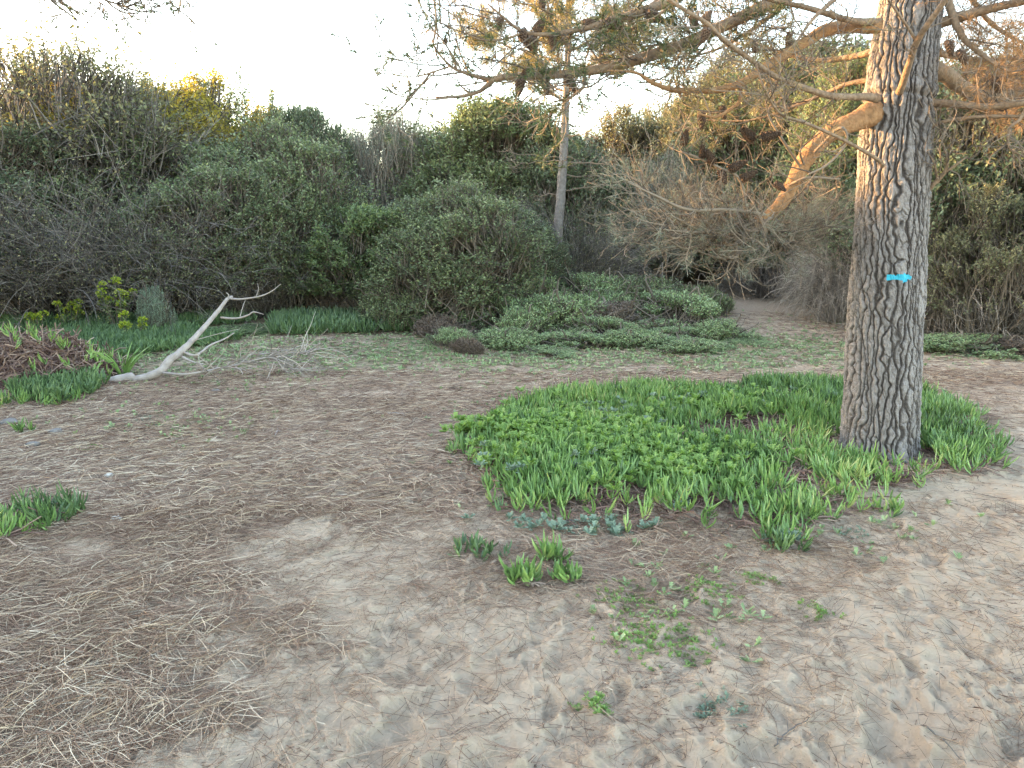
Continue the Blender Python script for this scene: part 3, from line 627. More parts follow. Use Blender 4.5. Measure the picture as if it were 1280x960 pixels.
for (u, vt, Y, lb) in ((305, 92, 17.0, 'thin spiry sapling poking tallest above the left skyline'), (345, 118, 16.5, 'second spiry sapling right of the tallest one'), (186, 98, 18.0, 'leaning spiry sapling left of the tallest one'), (262, 108, 17.6, 'short spiry sapling between the two tall ones')):
    top = pix(u, vt, Y); hh = top[2]; e = empty('sapling', (top[0], Y, .1)); r_ = np.random.default_rng(int(u)); zz = np.linspace(0, hh, 20); Q = np.stack([.1 * np.sin(zz), 0 * zz, zz], -1)
    mb = MB(); rough_tube_ = None; tubes(mb, Q, np.linspace(.03, .006, 20), 5, .4); n = 90; t = r_.uniform(.55, 1, n); b = np.stack([.1 * np.sin(t * hh), 0 * t, t * hh], -1); a = r_.uniform(0, 6.28, n)
    d = norm(np.stack([np.cos(a), np.sin(a), .7 + 0 * a], -1)); P = curve(b, d, norm(d + [0, 0, .5]), (1.02 - t) * 1.5 + .06, 5, .1, r_); tubes(mb, P, np.full((n, 5), .004), 3, r_.random(n)); mb.obj('stem', M['stem'], e)
    N = n * 14; i_ = np.repeat(np.arange(n), 14); j_ = r_.integers(1, 5, N); mb = MB(); leaves(mb, P[i_, j_] + r_.normal(0, .02, (N, 3)), sph(N, r_) + [0, 0, .6], sph(N, r_), r_.uniform(.04, .07, N), np.full(N, .022), r_.random(N)); mb.obj('foliage', M['leaf_mid'], e)
    tag(e, lb, 'sapling', 'spiry saplings on the left skyline')
# off to the left, low hedge that holds the clearing in shade
for i, (x, y, hh, wd) in enumerate([(-10.8, 10.4, 4.3, 3.6), (-10.8, 7.8, 4.35, 3.8), (-11, 5.0, 4.2, 3.8), (-10.6, 2.2, 4.2, 3.8), (-10.6, -.8, 4.2, 3.8), (-12.5, 13.2, 4.3, 4.0), (-12.8, 9.6, 4.45, 4.0), (-12.8, 3.5, 4.4, 4.2), (-12.6, -2.8, 4.4, 4.2)]):
    e = empty('bush', (x, y, -.03), i * 1.7); e.scale = (wd / 2.6, wd / 2.6, hh / 3.0)
    for nm, me in zip(('stems', 'foliage'), PROTO['dense']):
        c = bpy.data.objects.new(nm, me); C.objects.link(c); c.parent = e
    tag(e, 'hedge bush beyond the left picture edge, ' + ['level with the big pine and the dead mound', 'next towards the camera', 'behind the left pine', 'beside the left ice plant clumps', 'left of the camera', 'behind the outer row towards the back bushes', 'in the outer row behind the left pine', 'in the outer row beside the clumps', 'in the outer row behind the camera'][i], 'bush', 'hedge bushes beyond the left edge')

# far wood closing the view behind the hedge
def build_far():
    smb, lmb = MB(), MB(); rng = np.random.default_rng(90)
    n = 40000; a = np.radians(rng.uniform(-58, 58, n)); r = rng.uniform(22, 30, n); x = np.sin(a) * r; y = np.cos(a) * r
    hgt = 3.2 + 1.0 * fbm(a * 9, a * 0, seed=6) + np.clip(a, 0, 1) * 1.6; z = rng.random(n) ** .6 * hgt + .4
    leaves(lmb, np.stack([x, y, z], -1), sph(n, rng), sph(n, rng), rng.uniform(.2, .4, n), rng.uniform(.1, .2, n), rng.random(n))
    tag(lmb.obj('far_scrub', M['leaf_dark']), 'far dark scrub wood seen through gaps in the hedge', 'scrub', kind='stuff')
build_far()

# ---------------------------------------------------------------- scrub bed, spurge, dead mound
SG = 'low shrubs in the scrub bed behind the clearing'
SB = [(600, 372, 100, 13.4, 'leaf_mid', 'green shrub at the back left of the bed under the bush wall'),
      (760, 378, 100, 13.0, 'scrub', 'green hump between the slim pine and the brown heathery shrub'),
      (870, 372, 90, 13.6, 'leaf_mid', 'fresh green shrub at the back of the bed beside the path'),
      (650, 392, 90, 11.6, 'scrub', 'dull green shrub in the left middle of the bed'),
      (745, 405, 90, 11.2, 'scrub', 'grey-green hump in the front middle of the bed'),
      (820, 402, 90, 11.6, 'scrub', 'green hump in the right middle of the bed'),
      (552, 398, 70, 9.9 + 1.6, 'scrub_brown', 'brownish low shrub at the left tip of the scrub bed'),
      (583, 428, 34, 9.9, 'scrub_brown', 'small reddish-brown shrub in front of the scrub bed'),
      (560, 418, 60, 10.6, 'scrub', 'small grey-green shrub behind the reddish-brown one'),
      (615, 390, 120, 12.2, 'scrub', 'grey-green shrub left of the tallest scrub hump'),
      (665, 362, 110, 13.0, 'scrub', 'tallest grey-green hump of the scrub bed left of the slim pine foot'),
      (640, 415, 90, 10.7, 'scrub', 'pale low shrub at the front of the bed below the tallest hump'),
      (700, 385, 110, 12.0, 'scrub', 'grey shrub straight in front of the slim pine'),
      (735, 362, 110, 14.0, 'scrub', 'green shrub at the back of the bed right of the slim pine'),
      (715, 418, 100, 10.5, 'scrub', 'pale flat shrub at the front middle of the bed'),
      (770, 392, 110, 12.0, 'scrub_brown', 'brown heathery shrub in the middle of the bed'),
      (800, 362, 120, 14.0, 'leaf_mid', 'fresh green shrub at the back right of the bed'),
      (785, 420, 90, 10.5, 'scrub', 'flat shrub at the front right of the bed'),
      (840, 385, 120, 12.4, 'scrub', 'dull green shrub right of the brown heathery one'),
      (850, 412, 110, 11.0, 'scrub', 'twiggy shrub at the front right of the bed'),
      (905, 405, 100, 11.2, 'scrub', 'green shrub at the right end of the bed by the path'),
      (925, 428, 90, 10.8, 'scrub', 'low grey-green shrub trailing right from the bed'),
      (860, 432, 110, 10.1, 'scrub', 'flat green shrub at the near right corner of the bed'),
      (680, 436, 80, 9.9, 'scrub', 'flattest shrub nearest the clearing')]
for i, (u, vt, wp, Y, lf, lb) in enumerate(SB):
    bush('low', 'low_shrub', u, vt - (20 if Y > 11.8 else 11) + (i * 7) % 9, wp * (1.2 if u < 850 else .9), Y, lb, lf, None, SG, cat='shrub', rz=i * 1.3, protoW=3.6, protoH=1.75)
bush('low', 'low_shrub', 1215, 418, 150, 10.0, 'flat green shrub under the dry brush at the right', 'scrub', None, SG, cat='shrub', protoW=3.6, protoH=1.75)
bush('low', 'low_shrub', 1290, 420, 120, 9.8, 'flat green shrub at the right edge under the brush', 'scrub_brown', None, SG, cat='shrub', protoW=3.6, protoH=1.75, rz=2)
bush('low', 'low_shrub', 200, 428, 110, 11.0, 'pale green cushion shrub behind the fallen branch', 'leaf_olive', None, SG, cat='shrub', protoW=3.6, protoH=1.75, rz=1)
bush('low', 'low_shrub', 300, 405, 110, 12.0, 'dull green cushion shrub under the raised fallen branch', 'scrub', None, SG, cat='shrub', protoW=3.6, protoH=1.75, rz=3)
bush('low', 'grey_leaved_shrub', 190, 360, 48, 11.6, 'narrow silvery shrub right of the yellow spurge', 'herb_blue', None, None, cat='shrub', protoW=3.6, protoH=1.75, rz=2)

def spurge(u, v, n, hgt, sp_, label):
    Y = gpix(u, v)[1]; x = gpix(u, v)[0]; e = empty('spurge_plant', (x, Y, float(H(np.array([x]), np.array([Y]), False)[0])))
    a = rg.uniform(0, 6.28, n); o = np.stack([np.cos(a), np.sin(a), 0 * a], -1)
    P = curve(o * .04, norm(o * rg.uniform(.1, sp_, n)[:, None] + [0, 0, 1]), norm(o * .3 + [0, 0, 1]), rg.uniform(.5, 1, n) * hgt, 6, .08, rg)
    mb = MB(); tubes(mb, P, np.full((n, 6), .006), 3, rg.random(n)); mb.obj('stems', M['stem'], e)
    mb = MB(); N = n * 26; i = np.repeat(np.arange(n), 26); t = rg.uniform(.35, 1, N)[:, None] * 4.99; j = t.astype(int)[:, 0]; b = P[i, j] + (P[i, j + 1] - P[i, j]) * (t - j[:, None])
    leaves(mb, b, sph(N, rg) + [0, 0, .4], sph(N, rg), rg.uniform(.06, .1, N), np.full(N, .02), rg.uniform(.2, .8, N)); mb.obj('leaves', M['leaf_bright'], e)
    for q in P[:, -1]:
        mb = MB(); k = 34; d = norm(rg.normal(0, 1, (k, 3)) * [1, 1, .6] + [0, 0, .5]); leaves(mb, q + d * .045, d + [0, 0, .5], sph(k, rg), np.full(k, .045), np.full(k, .035), rg.random(k)); mb.obj('flower_head', M['spurge'], e)
    tag(e, label, 'plant', 'yellow spurge plants at the foot of the left thicket')
spurge(88, 419, 7, .5, .5, 'small yellow-headed spurge plant left of the taller one')
spurge(150, 420, 13, .85, .5, 'tallest yellow-headed spurge plant at the foot of the left thicket')
spurge(168, 428, 6, .4, .8, 'low spurge plant in front of the tallest one')
spurge(48, 422, 5, .4, .8, 'greenish spurge plant furthest left')

def mound():
    g = gpix(-5, 478); e = empty('dead_mound', (g[0] - .1, g[1] + .35, 0)); n = 2600
    a = rg.uniform(0, 6.28, n); q = np.sqrt(rg.random(n)); x, y = q * np.cos(a) * 1.25, q * np.sin(a) * .8; z = .55 * np.cos(q * 1.5) * (.75 + .4 * fbm(x * 2, y * 2, seed=3)) + .02
    d0 = norm(np.stack([rg.normal(0, 1, n), rg.normal(0, 1, n), rg.normal(.3, .6, n)], -1)); d1 = norm(d0 + rg.normal(0, .8, (n, 3)) + [0, 0, -.5])
    mb = MB(); tubes(mb, curve(np.stack([x, y, z - .05 * rg.random(n)], -1), d0, d1, rg.uniform(.12, .3, n), 5, .3, rg), np.full((n, 5), .0065), 3, rg.random(n))
    th = np.linspace(0, 2 * math.pi, 33)[:-1]; rr = np.linspace(0, 1.05, 9); A, Q = np.meshgrid(th, rr); X, Y = Q * np.cos(A) * 1.25, Q * np.sin(A) * .8
    Z = (.5 * np.cos(np.minimum(Q, 1.05) * 1.5)) * (.75 + .4 * fbm(X * 2, Y * 2, seed=3)) - .03
    i = np.arange(8)[:, None]; j = np.arange(32)[None]; mb.add(np.stack([X, Y, Z], -1), np.stack([i * 32 + j, (i + 1) * 32 + j, (i + 1) * 32 + (j + 1) % 32, i * 32 + (j + 1) % 32], -1), .1)
    mb.obj('dead_stems', M['ice_dead'], e)
    k = 55; mb = MB(); a = rg.uniform(0, 6.28, k); q = np.sqrt(rg.random(k)); x, y = q * np.cos(a) * 1.2 + .15, q * np.sin(a) * .75 - .1
    ice_leaves(mb, x, y, .5 * np.cos(np.clip(q, 0, 1) * 1.5), rg, (.08, .12), .008, np.full(k, .7), 6); mb.obj('leaves', M['ice'], e)
    tag(e, 'reddish-brown heap of dead ice plant at the left edge', 'plant heap')
mound()

# ---------------------------------------------------------------- fallen branch, sticks, stones
def trace(pts, n):
    """pts: (u, v, Y, radius); returns (n,3), (n,)"""
    A = np.array([np.r_[pix(u, v, Y), r] for u, v, Y, r in pts]); S = resample(A, n); return S[:, :3], np.maximum(S[:, 3], .0012)
def rough_tube(mb, P, r, k, rng, amp=.08, var=.5, knots=0, mat=0):
    n = len(P); T = norm(np.gradient(P, axis=0)); ref = np.array([0.13, .2, 1.]) if abs(norm(T.mean(0))[2]) < .8 else np.array([1., .2, .1])
    U = norm(np.cross(T, ref)); W_ = np.cross(T, U); a = np.arange(k) * 2 * math.pi / k
    A, I = np.meshgrid(a, np.arange(n)); s = np.r_[0, np.cumsum(np.linalg.norm(np.diff(P, axis=0), axis=1))][I]
    rr = r[:, None] * (1 + amp * fbm(np.cos(A) * 1.6 + s * 3, np.sin(A) * 1.6, s * (11 if k > 30 else 16), seed=int(rng.integers(999)), oct=5 if k > 30 else 3) * 2)
    V = P[:, None] + rr[..., None] * (np.cos(A)[..., None] * U[:, None] + np.sin(A)[..., None] * W_[:, None])
    V = np.concatenate([V.reshape(-1, 3), P[:1] - T[:1] * r[0] * .15, P[-1:] + T[-1:] * r[-1] * .3]); i = np.arange(n - 1)[:, None]; j = np.arange(k)[None]; j2 = (j + 1) % k
    Q = np.stack([i * k + j, i * k + j2, (i + 1) * k + j2, (i + 1) * k + j], -1).reshape(-1, 4); j = np.arange(0, k, 2)
    c0 = np.stack([(j + 2) % k, (j + 1) % k, j, np.full(len(j), n * k)], -1); b = (n - 1) * k; c1 = np.stack([b + j, b + (j + 1) % k, b + (j + 2) % k, np.full(len(j), n * k + 1)], -1)
    mb.add(V, np.concatenate([Q, c0, c1]), var, mat)
def fallen():
    rng = np.random.default_rng(3); Y0 = 8.75
    e = empty('fallen_branch', (*gpix(142, 481), 0)); inv = np.array(e.location)
    def limb(name, pts, n=40, k=12, amp=.1, parent=e):
        pts = [(u, v, Y * .9, q * .95) for u, v, Y, q in pts]; P, r = trace(pts, n); r = r * (.72 if name == 'side_branch' else .86); mb = MB(); rough_tube(mb, P, r, k, rng, amp * 1.5); o = mb.obj(name, M['bleached'], None, True, inv); o.parent = parent; return P
    s1 = limb('stump_end', [(139, 476, 8.75, .055), (150, 474, 8.76, .062), (165, 471, 8.78, .060), (168, 470, 8.79, .045)], 16, 16, .07)
    main = limb('main_limb', [(167, 475, 8.78, .05), (185, 471, 8.8, .055), (202, 463, 8.85, .058), (212, 450, 8.95, .056), (228, 438, 9.1, .046), (250, 415, 9.4, .036), (270, 392, 9.7, .03), (284, 374, 9.9, .024), (290, 371, 10, .02)], 70, 14, .1)
    for pts in ([(204, 466, 8.8, .022), (230, 468, 8.6, .018), (262, 463, 8.7, .016), (300, 455, 9, .013), (334, 447, 9.2, .01), (352, 452, 9.3, .006), (368, 462, 9.2, .004)],
                [(228, 440, 9.1, .022), (245, 444, 9.0, .02), (262, 432, 9.3, .018), (280, 424, 9.5, .013), (293, 416, 9.6, .007)],
                [(276, 397, 9.75, .02), (295, 398, 9.6, .018), (310, 394, 9.6, .015), (317, 390, 9.6, .012), (330, 393, 9.6, .005)],
                [(287, 373, 9.95, .02), (300, 374, 9.8, .017), (322, 371, 9.7, .014), (338, 365, 9.7, .01), (351, 355, 9.7, .005)],
                [(320, 371, 9.7, .009), (323, 362, 9.7, .006), (322, 354, 9.7, .003)],
                [(228, 446, 9.0, .02), (240, 452, 8.9, .015), (256, 456, 8.8, .01)],
                [(300, 396, 9.6, .007), (304, 382, 9.7, .005), (308, 372, 9.8, .003)],
                [(318, 443, 9.6, .011), (345, 441, 9.6, .01), (380, 440, 9.7, .008), (400, 428, 9.8, .004)],
                [(245, 425, 9.3, .007), (270, 418, 9.5, .005), (300, 411, 9.7, .003)],
                [(284, 374, 9.9, .012), (286, 369, 9.9, .01), (283, 366, 9.9, .006)]):
        limb('side_branch', pts, 30, 7, .12)
    # fine twigs
    mb = MB(); n = 130; src = np.array([pix(q[0], q[1], q[2] * .9) for q in [(262, 463, 8.7), (300, 455, 9), (334, 447, 9.2), (345, 441, 9.6), (380, 440, 9.7), (352, 452, 9.3), (368, 462, 9.2)]])
    b = src[rng.integers(0, len(src), n)] + rng.normal(0, .06, (n, 3)) * [1, 1, .3]; d = norm(np.stack([rng.normal(.5, .8, n), rng.normal(0, .7, n), rng.normal(.15, .4, n)], -1))
    P = curve(b, d, norm(d + rng.normal(0, .6, (n, 3))), rng.uniform(.15, .6, n), 7, .25, rng); P[..., 2] = np.maximum(P[..., 2], H(P[..., 0].ravel(), P[..., 1].ravel()).reshape(P.shape[:2]) + .004)
    tubes(mb, P, np.full((n, 1), .006) * np.linspace(1, .35, 7)[None], 3, rng.uniform(.3, 1, n)); o = mb.obj('twigs', M['twig_pale'], None, False, inv); o.parent = e
    tag(e, 'bleached dead branch lying on the needles with its tip raised', 'fallen branch')
fallen()
def stick(u0, v0, u1, v1, r, label, bend=.15, matk='bleached'):
    a, b = gpix(u0, v0), gpix(u1, v1); t = np.linspace(0, 1, 14)[:, None]; Lg = np.linalg.norm(b - a)
    nrm = np.array([-(b - a)[1], (b - a)[0]]); P2 = a * (1 - t) + b * t + nrm * bend * np.sin(t * 3.1) + rg.normal(0, .004, (14, 2))
    P = np.c_[P2, H(P2[:, 0], P2[:, 1]).clip(-.02) + r + .006]; e0 = P[0].copy(); mb = MB()
    rough_tube(mb, P, r * np.linspace(1, .45, 14), 6, rg, .12)
    q = P[6]; d = np.r_[(nrm / Lg) * .8 + (b - a) / Lg, .15]; rough_tube(mb, q + d * np.linspace(0, Lg * .3, 6)[:, None], r * np.linspace(.6, .2, 6), 6, rg, .1)
    o = mb.obj('stick', M[matk], None, True, e0); o.location = e0; tag(o, label, 'stick', 'sticks lying on the ground')
stick(484, 519, 506, 524, .007, 'short curved pale stick alone on the needles in the middle', .25)
stick(488, 478, 520, 484, .006, 'thin pale stick left of the small dark one near the scrub', .1)
stick(545, 484, 580, 489, .008, 'small dark stick in front of the scrub bed', .05, 'twig_grey')
stick(344, 546, 356, 538, .009, 'small pale wood chip on the needles right of the weeds', .02)
stick(500, 470, 440, 474, .005, 'long faint pale twig lying beyond the curved pale stick', .08)
stick(968, 930, 1010, 905, .003, 'thin brown twig on the bottom sand', .08, 'twig_grey')
stick(190, 880, 240, 850, .004, 'thin dark twig among the needles at the lower left', .08, 'twig_grey')
stick(1150, 905, 1205, 960, .003, 'thin straight twig on the sand at the lower right', .03, 'twig_grey')
stick(700, 655, 735, 660, .008, 'grey half-buried stick under the edge of the ice plant carpet', .05, 'twig_grey')
def stone(u, v, s, label, matk):
    g = gpix(u, v); bm_n = 14; th = np.linspace(0, math.pi, 9); ph = np.linspace(0, 2 * math.pi, bm_n + 1)[:-1]; T_, P_ = np.meshgrid(th, ph, indexing='ij')
    d = np.stack([np.sin(T_) * np.cos(P_), np.sin(T_) * np.sin(P_), np.cos(T_)], -1); r = 1 + .35 * fbm(d[..., 0] * 1.5 + u, d[..., 1] * 1.5, d[..., 2] * 1.5, seed=int(u), oct=3)
    V = d * r[..., None] * np.array([s, s * .75, s * .5]); i = np.arange(8)[:, None]; j = np.arange(bm_n)[None]; mb = MB()
    mb.add(V, np.stack([i * bm_n + j, (i + 1) * bm_n + j, (i + 1) * bm_n + (j + 1) % bm_n, i * bm_n + (j + 1) % bm_n], -1))
    o = mb.obj('stone', M[matk], None, True); o.location = (g[0], g[1], float(H(g[:1], g[1:])[0]) + s * .22); tag(o, label, 'stone', 'loose stones')
stone(12, 530, .075, 'grey stone by the tiny ice plant sprout at the left edge', 'stone')
stone(42, 558, .055, 'rounded stone in front of the tiny ice plant sprout', 'stone')
stone(70, 541, .06, 'dark flat stone right of the tiny ice plant sprout', 'stone')
stone(137, 602, .03, 'small whitish pebble on the needles above the left ice plant clumps', 'pale_stone')
stone(978, 602, .065, 'smooth grey stone inside the ice plant carpet left of the pine foot', 'stone')
stone(147, 654, .035, 'pale flat pebble right of the left ice plant clumps', 'pale_stone')
stone(270, 490, .05, 'dark low lump on the needles below the fallen branch', 'stone')

# ---------------------------------------------------------------- the big pine
pine = empty('pine_tree', (TX, TY, 0)); POFF = np.array([TX, TY, 0.])
tag(pine, 'big pine with rugged bark and a cyan arrow painted on its trunk', 'tree')
CL = [(1098, 590), (1099, 540), (1104, 450), (1109, 350), (1115, 250), (1120, 170), (1127, 90), (1139, 0)]
cp_ = np.array([pix(u, v, TY) for u, v in CL]); zc = np.r_[-.3, cp_[1:, 2], 9.0]; xc = np.r_[cp_[0, 0], cp_[1:, 0], cp_[-1, 0] - .1]
RZ = ([-.3, 0, .12, .5, 1.3, 2.2, 2.7, 3.1, 6, 9], [.30, .275, .257, .247, .235, .221, .203, .184, .14, .06])
def tcx(z): return np.interp(z, zc, xc)
def trad(z): return np.interp(z, *RZ)
def bark(th, z):
    """outward displacement of the bark in metres, and 0..1 plate height"""
    nc = 40
    c, sn = np.cos(th), np.sin(th)
    U = th / (2 * math.pi) * nc + fbm(c * 2, sn * 2, z * 1.7, seed=200, oct=2) * 1.6 + .26 * fbm(c * 9, sn * 9, z * 12, seed=205, oct=3)
    def cracks(U, nc, sc, amp, seed):
        f = np.floor(U); d = np.full(U.shape, 9.); col = f.copy()
        for k in (-1, 0, 1, 2):
            j = np.mod(f + k, nc); b = f + k + amp * noise(z / sc, j * 7.31, j * 3.7, seed) + amp * .35 * noise(z / sc * 3.1, j * 5.3, seed=seed + 1)
            d = np.minimum(d, np.abs(U - b)); col = np.where((k == 0) & (U < b), f - 1, col); col = np.where((k == 1) & (U >= b), f + 1, col)
        return d, np.mod(col, nc)
    d1, col = cracks(U, nc, .11, .74, 300)
    d2, _ = cracks(U * 2 + .3, nc * 2, .05, .6, 340)
    cv = z / .15 + _hash(col, col * 0, col * 0, 50) * 9 + .35 * (U - col) + .35 * fbm(c * 8, sn * 8, z * 6, seed=211, oct=2); ci = np.round(cv); jit = _hash(col, ci, col * 0, 51)
    dc = np.abs(cv - ci) + (jit < .45) * 1.0
    wdt = .26 + .16 * noise(c * 5, sn * 5, z * 5, seed=213)
    pl = sstep(.02, .06 + wdt, d1); cut = sstep(.0, .09, dc); fine = sstep(0, .22, d2)
    f = fbm(c * 14, sn * 14, z * 26, seed=230, oct=4)
    f2 = fbm(c * 30, sn * 30, z * 60, seed=233, oct=2)
    hgt = pl * (.52 + .34 * _hash(col, np.floor(cv), col * 0, 52)) * (.5 + .5 * cut) * (.74 + .26 * fine) * (1 + .35 * f) + .20 * f + .09 * f2
    return .022 * hgt, np.clip(hgt, 0, 1)
def build_trunk():
    z = np.concatenate([np.arange(-.1, 3.25, .0042), np.linspace(3.25, 9, 120)[1:]]); na = 420
    th = np.linspace(0, 2 * math.pi, na + 1)[:-1]; Tt, Z = np.meshgrid(th, z); fade = sstep(3.6, 3.0, Z) * .7 + .3
    dsp, hg = bark(Tt, Z); dsp = dsp * fade
    # whorl scars where branches leave, and root swelling
    ring = lambda z0, w_, a: a * np.exp(-((Z - z0 - .02 * np.sin(Tt * 2)) / w_) ** 2)
    rad = trad(Z) + dsp - .012 + ring(2.52, .03, .012) - ring(2.47, .012, .012) + .02 * np.exp(-np.clip(Z, 0, 9) / .2) * np.cos(Tt * 5 + 1) + .012 * fbm(np.cos(Tt), np.sin(Tt), Z * 1.2, seed=12)
    X = tcx(Z) + rad * np.cos(Tt); Y = TY + rad * np.sin(Tt); n = len(z); V = np.stack([X, Y, Z], -1).reshape(-1, 3)
    i = np.arange(n - 1)[:, None]; j = np.arange(na)[None]; j2 = (j + 1) % na; Q = np.stack([i * na + j, i * na + j2, (i + 1) * na + j2, (i + 1) * na + j], -1).reshape(-1, 4)
    mb = MB(); mb.add(V, Q, hg[:-1].reshape(-1)); m = mat('pine_bark', [(0, (.055, .047, .043)), (.25, (.11, .098, .09)), (.5, (.185, .17, .16)), (.8, (.265, .247, .235))], .9, nscale=60, namt=.45, bump=(1, .012, 85))
    mb.obj('trunk', m, None, True, POFF).parent = pine
    return th, z, rad
TH, TZ, TRAD = build_trunk()
def tr_surface(th, z):
    zi = np.clip(np.searchsorted(TZ, z) - 1, 0, len(TZ) - 2); fz = (z - TZ[zi]) / (TZ[zi + 1] - TZ[zi]); t = np.mod(th, 2 * math.pi) / (2 * math.pi) * len(TH); ti = t.astype(int) % len(TH); ft = t - np.floor(t); t2 = (ti + 1) % len(TH)
    return (TRAD[zi, ti] * (1 - ft) + TRAD[zi, t2] * ft) * (1 - fz) + (TRAD[zi + 1, ti] * (1 - ft) + TRAD[zi + 1, t2] * ft) * fz
def arrow():
    # arrow pointing right, about 15 cm long
    s = .0022; X, Zc = np.meshgrid(np.arange(-.08, .085, s), np.arange(-.035, .04, s)); wob = .006 * fbm(X * 75, Zc * 75, seed=5, oct=3) * 2
    a = X / .15; body = (a > -.5) & (a < .28) & (np.abs(Zc + .0 + wob) < .0135 + .004 * noise(X * 30, X * 0, seed=8))
    head = (a > .12) & (a < .5) & (np.abs(Zc + wob) < .030 * (1 - (a - .12) / .42) + .003)
    on = body | head
    cen = pix(1126, 347, TY - .25); z = cen[2] + Zc; cx = tcx(z); th0 = math.atan2(-1, 0)
    dx = cen[0] - cx + X; rr = trad(z); th = -np.arccos(np.clip(dx / rr, -1, 1)); rad = tr_surface(th, z)
    rad = np.maximum(rad, rr + .001) + .0016
    V = np.stack([cx + rad * np.cos(th), TY + rad * np.sin(th), z], -1); h, w_ = X.shape; ii, jj = np.nonzero(on[:-1, :-1]); Q = np.stack([ii * w_ + jj, ii * w_ + jj + 1, (ii + 1) * w_ + jj + 1, (ii + 1) * w_ + jj], -1)
    mb = MB(); mb.add(V, Q, .5); o = mb.obj('painted_arrow', M['paint'], None, True, POFF); o.parent = pine; o['label'] = 'cyan painted arrow pointing right'
arrow()

def cone_mesh():
    rng = np.random.default_rng(2); mb = MB(); n = 90; i = np.arange(n); t = (i + .5) / n; a = i * 2.39996; r = .024 * np.sin(np.clip(t * 1.08 + .06, 0, 1) * math.pi) ** .6 * (1.1 - .45 * t) + .003
    P = np.stack([np.cos(a) * r * .55, np.sin(a) * r * .55, t * .095], -1); D = norm(np.stack([np.cos(a), np.sin(a), .55 + t * .9], -1)); S = np.stack([-np.sin(a), np.cos(a), 0 * a], -1)
    leaves(mb, P, D, S, np.full(n, .019) * (1.1 - .4 * t), np.full(n, .019), rng.uniform(.3, 1, n), lift=-.25)
    z = np.linspace(0, .1, 9); tubes(mb, np.stack([0 * z, 0 * z, z], -1), np.array([.004, .015, .019, .020, .018, .016, .012, .008, .002]), 10, .15)
    return mb.mesh('pine_cone', M['cone'])
CONE = cone_mesh()
def cone_at(p, d, s, parent, off):
    c = bpy.data.objects.new('pine_cone', CONE); C.objects.link(c); c.parent = parent; c.location = [float(q) for q in (np.asarray(p) - off)]
    c.rotation_euler = Vector([float(q) for q in d]).to_track_quat('Z', 'Y').to_euler(); c.scale = (s * 1.08, s * 1.08, s * 1.08)

def needles(mb, tip, d, rng, n=30, L=.1, w_=.0016, spread=.8, mat=0, vv=.5):
    N = len(tip) * n; b = np.repeat(tip, n, 0) - np.repeat(d, n, 0) * rng.uniform(0, .06, N)[:, None]; D = norm(np.repeat(d, n, 0) + rng.normal(0, spread, (N, 3)))
    leaves(mb, b, D, sph(N, rng), rng.uniform(.6, 1.15, N) * L, np.full(N, w_), np.clip(rng.normal(vv, .25, N), 0, 1), mat, 0)
def twig_web(mb, P, r, rng, dens=14, L1=(.3, .8), lv2=5, lv3=3, bias=(0, 0, .1), start=.12, curl=.7, scale=1.0):
    """three generations of curling bare twigs along a limb; returns twig tips and directions"""
    seg = np.r_[0, np.cumsum(np.linalg.norm(np.diff(P, axis=0), axis=1))]; Lt = seg[-1]; n1 = max(4, int(dens * Lt))
    s = rng.uniform(start, 1, n1) * Lt; i = np.clip(np.searchsorted(seg, s) - 1, 0, len(P) - 2); b = P[i]; T = norm(P[i + 1] - P[i]); bias = np.array(bias)
    perp = norm(np.cross(T, sph(n1, rng))); d = norm(T * .7 + perp * .9 + bias); m = 9
    P1 = curve(b, d, norm(T * .6 + perp * .3 + rng.normal(0, curl, (n1, 3)) + bias * 2 + [0, 0, .35]), rng.uniform(*L1, n1), m, .22, rng)
    tubes(mb, P1, rng.uniform(.0028, .0052, n1)[:, None] * scale * np.linspace(1, .5, m)[None], 4, rng.random(n1), mat=0)
    n2 = n1 * lv2; k = np.repeat(np.arange(n1), lv2); j = rng.integers(2, m - 1, n2); b = P1[k, j]; T = norm(P1[k, j + 1] - P1[k, j]); d = norm(T + rng.normal(0, .6, (n2, 3)))
    P2 = curve(b, d, norm(d + rng.normal(0, curl, (n2, 3)) + [0, 0, .4]), rng.uniform(.12, .34, n2), 7, .22, rng); tubes(mb, P2, np.full((n2, 1), .0024 * scale) * np.linspace(1, .7, 7)[None], 3, rng.random(n2))
    n3 = n2 * lv3; k = np.repeat(np.arange(n2), lv3); j = rng.integers(2, 6, n3); b = P2[k, j]; T = norm(P2[k, j + 1] - P2[k, j]); d = norm(T + rng.normal(0, .7, (n3, 3)))
    P3 = curve(b, d, norm(d + rng.normal(0, curl, (n3, 3)) + [0, 0, .4]), rng.uniform(.05, .15, n3), 5, .2, rng); tubes(mb, P3, np.full((n3, 5), .0016 * scale), 3, rng.random(n3))
    tips = np.concatenate([P1[:, -1], P2[:, -1], P3[:, -1]]); dirs = norm(np.concatenate([P1[:, -1] - P1[:, -2], P2[:, -1] - P2[:, -2], P3[:, -1] - P3[:, -2]]))
    return tips, dirs
prng = np.random.default_rng(40)
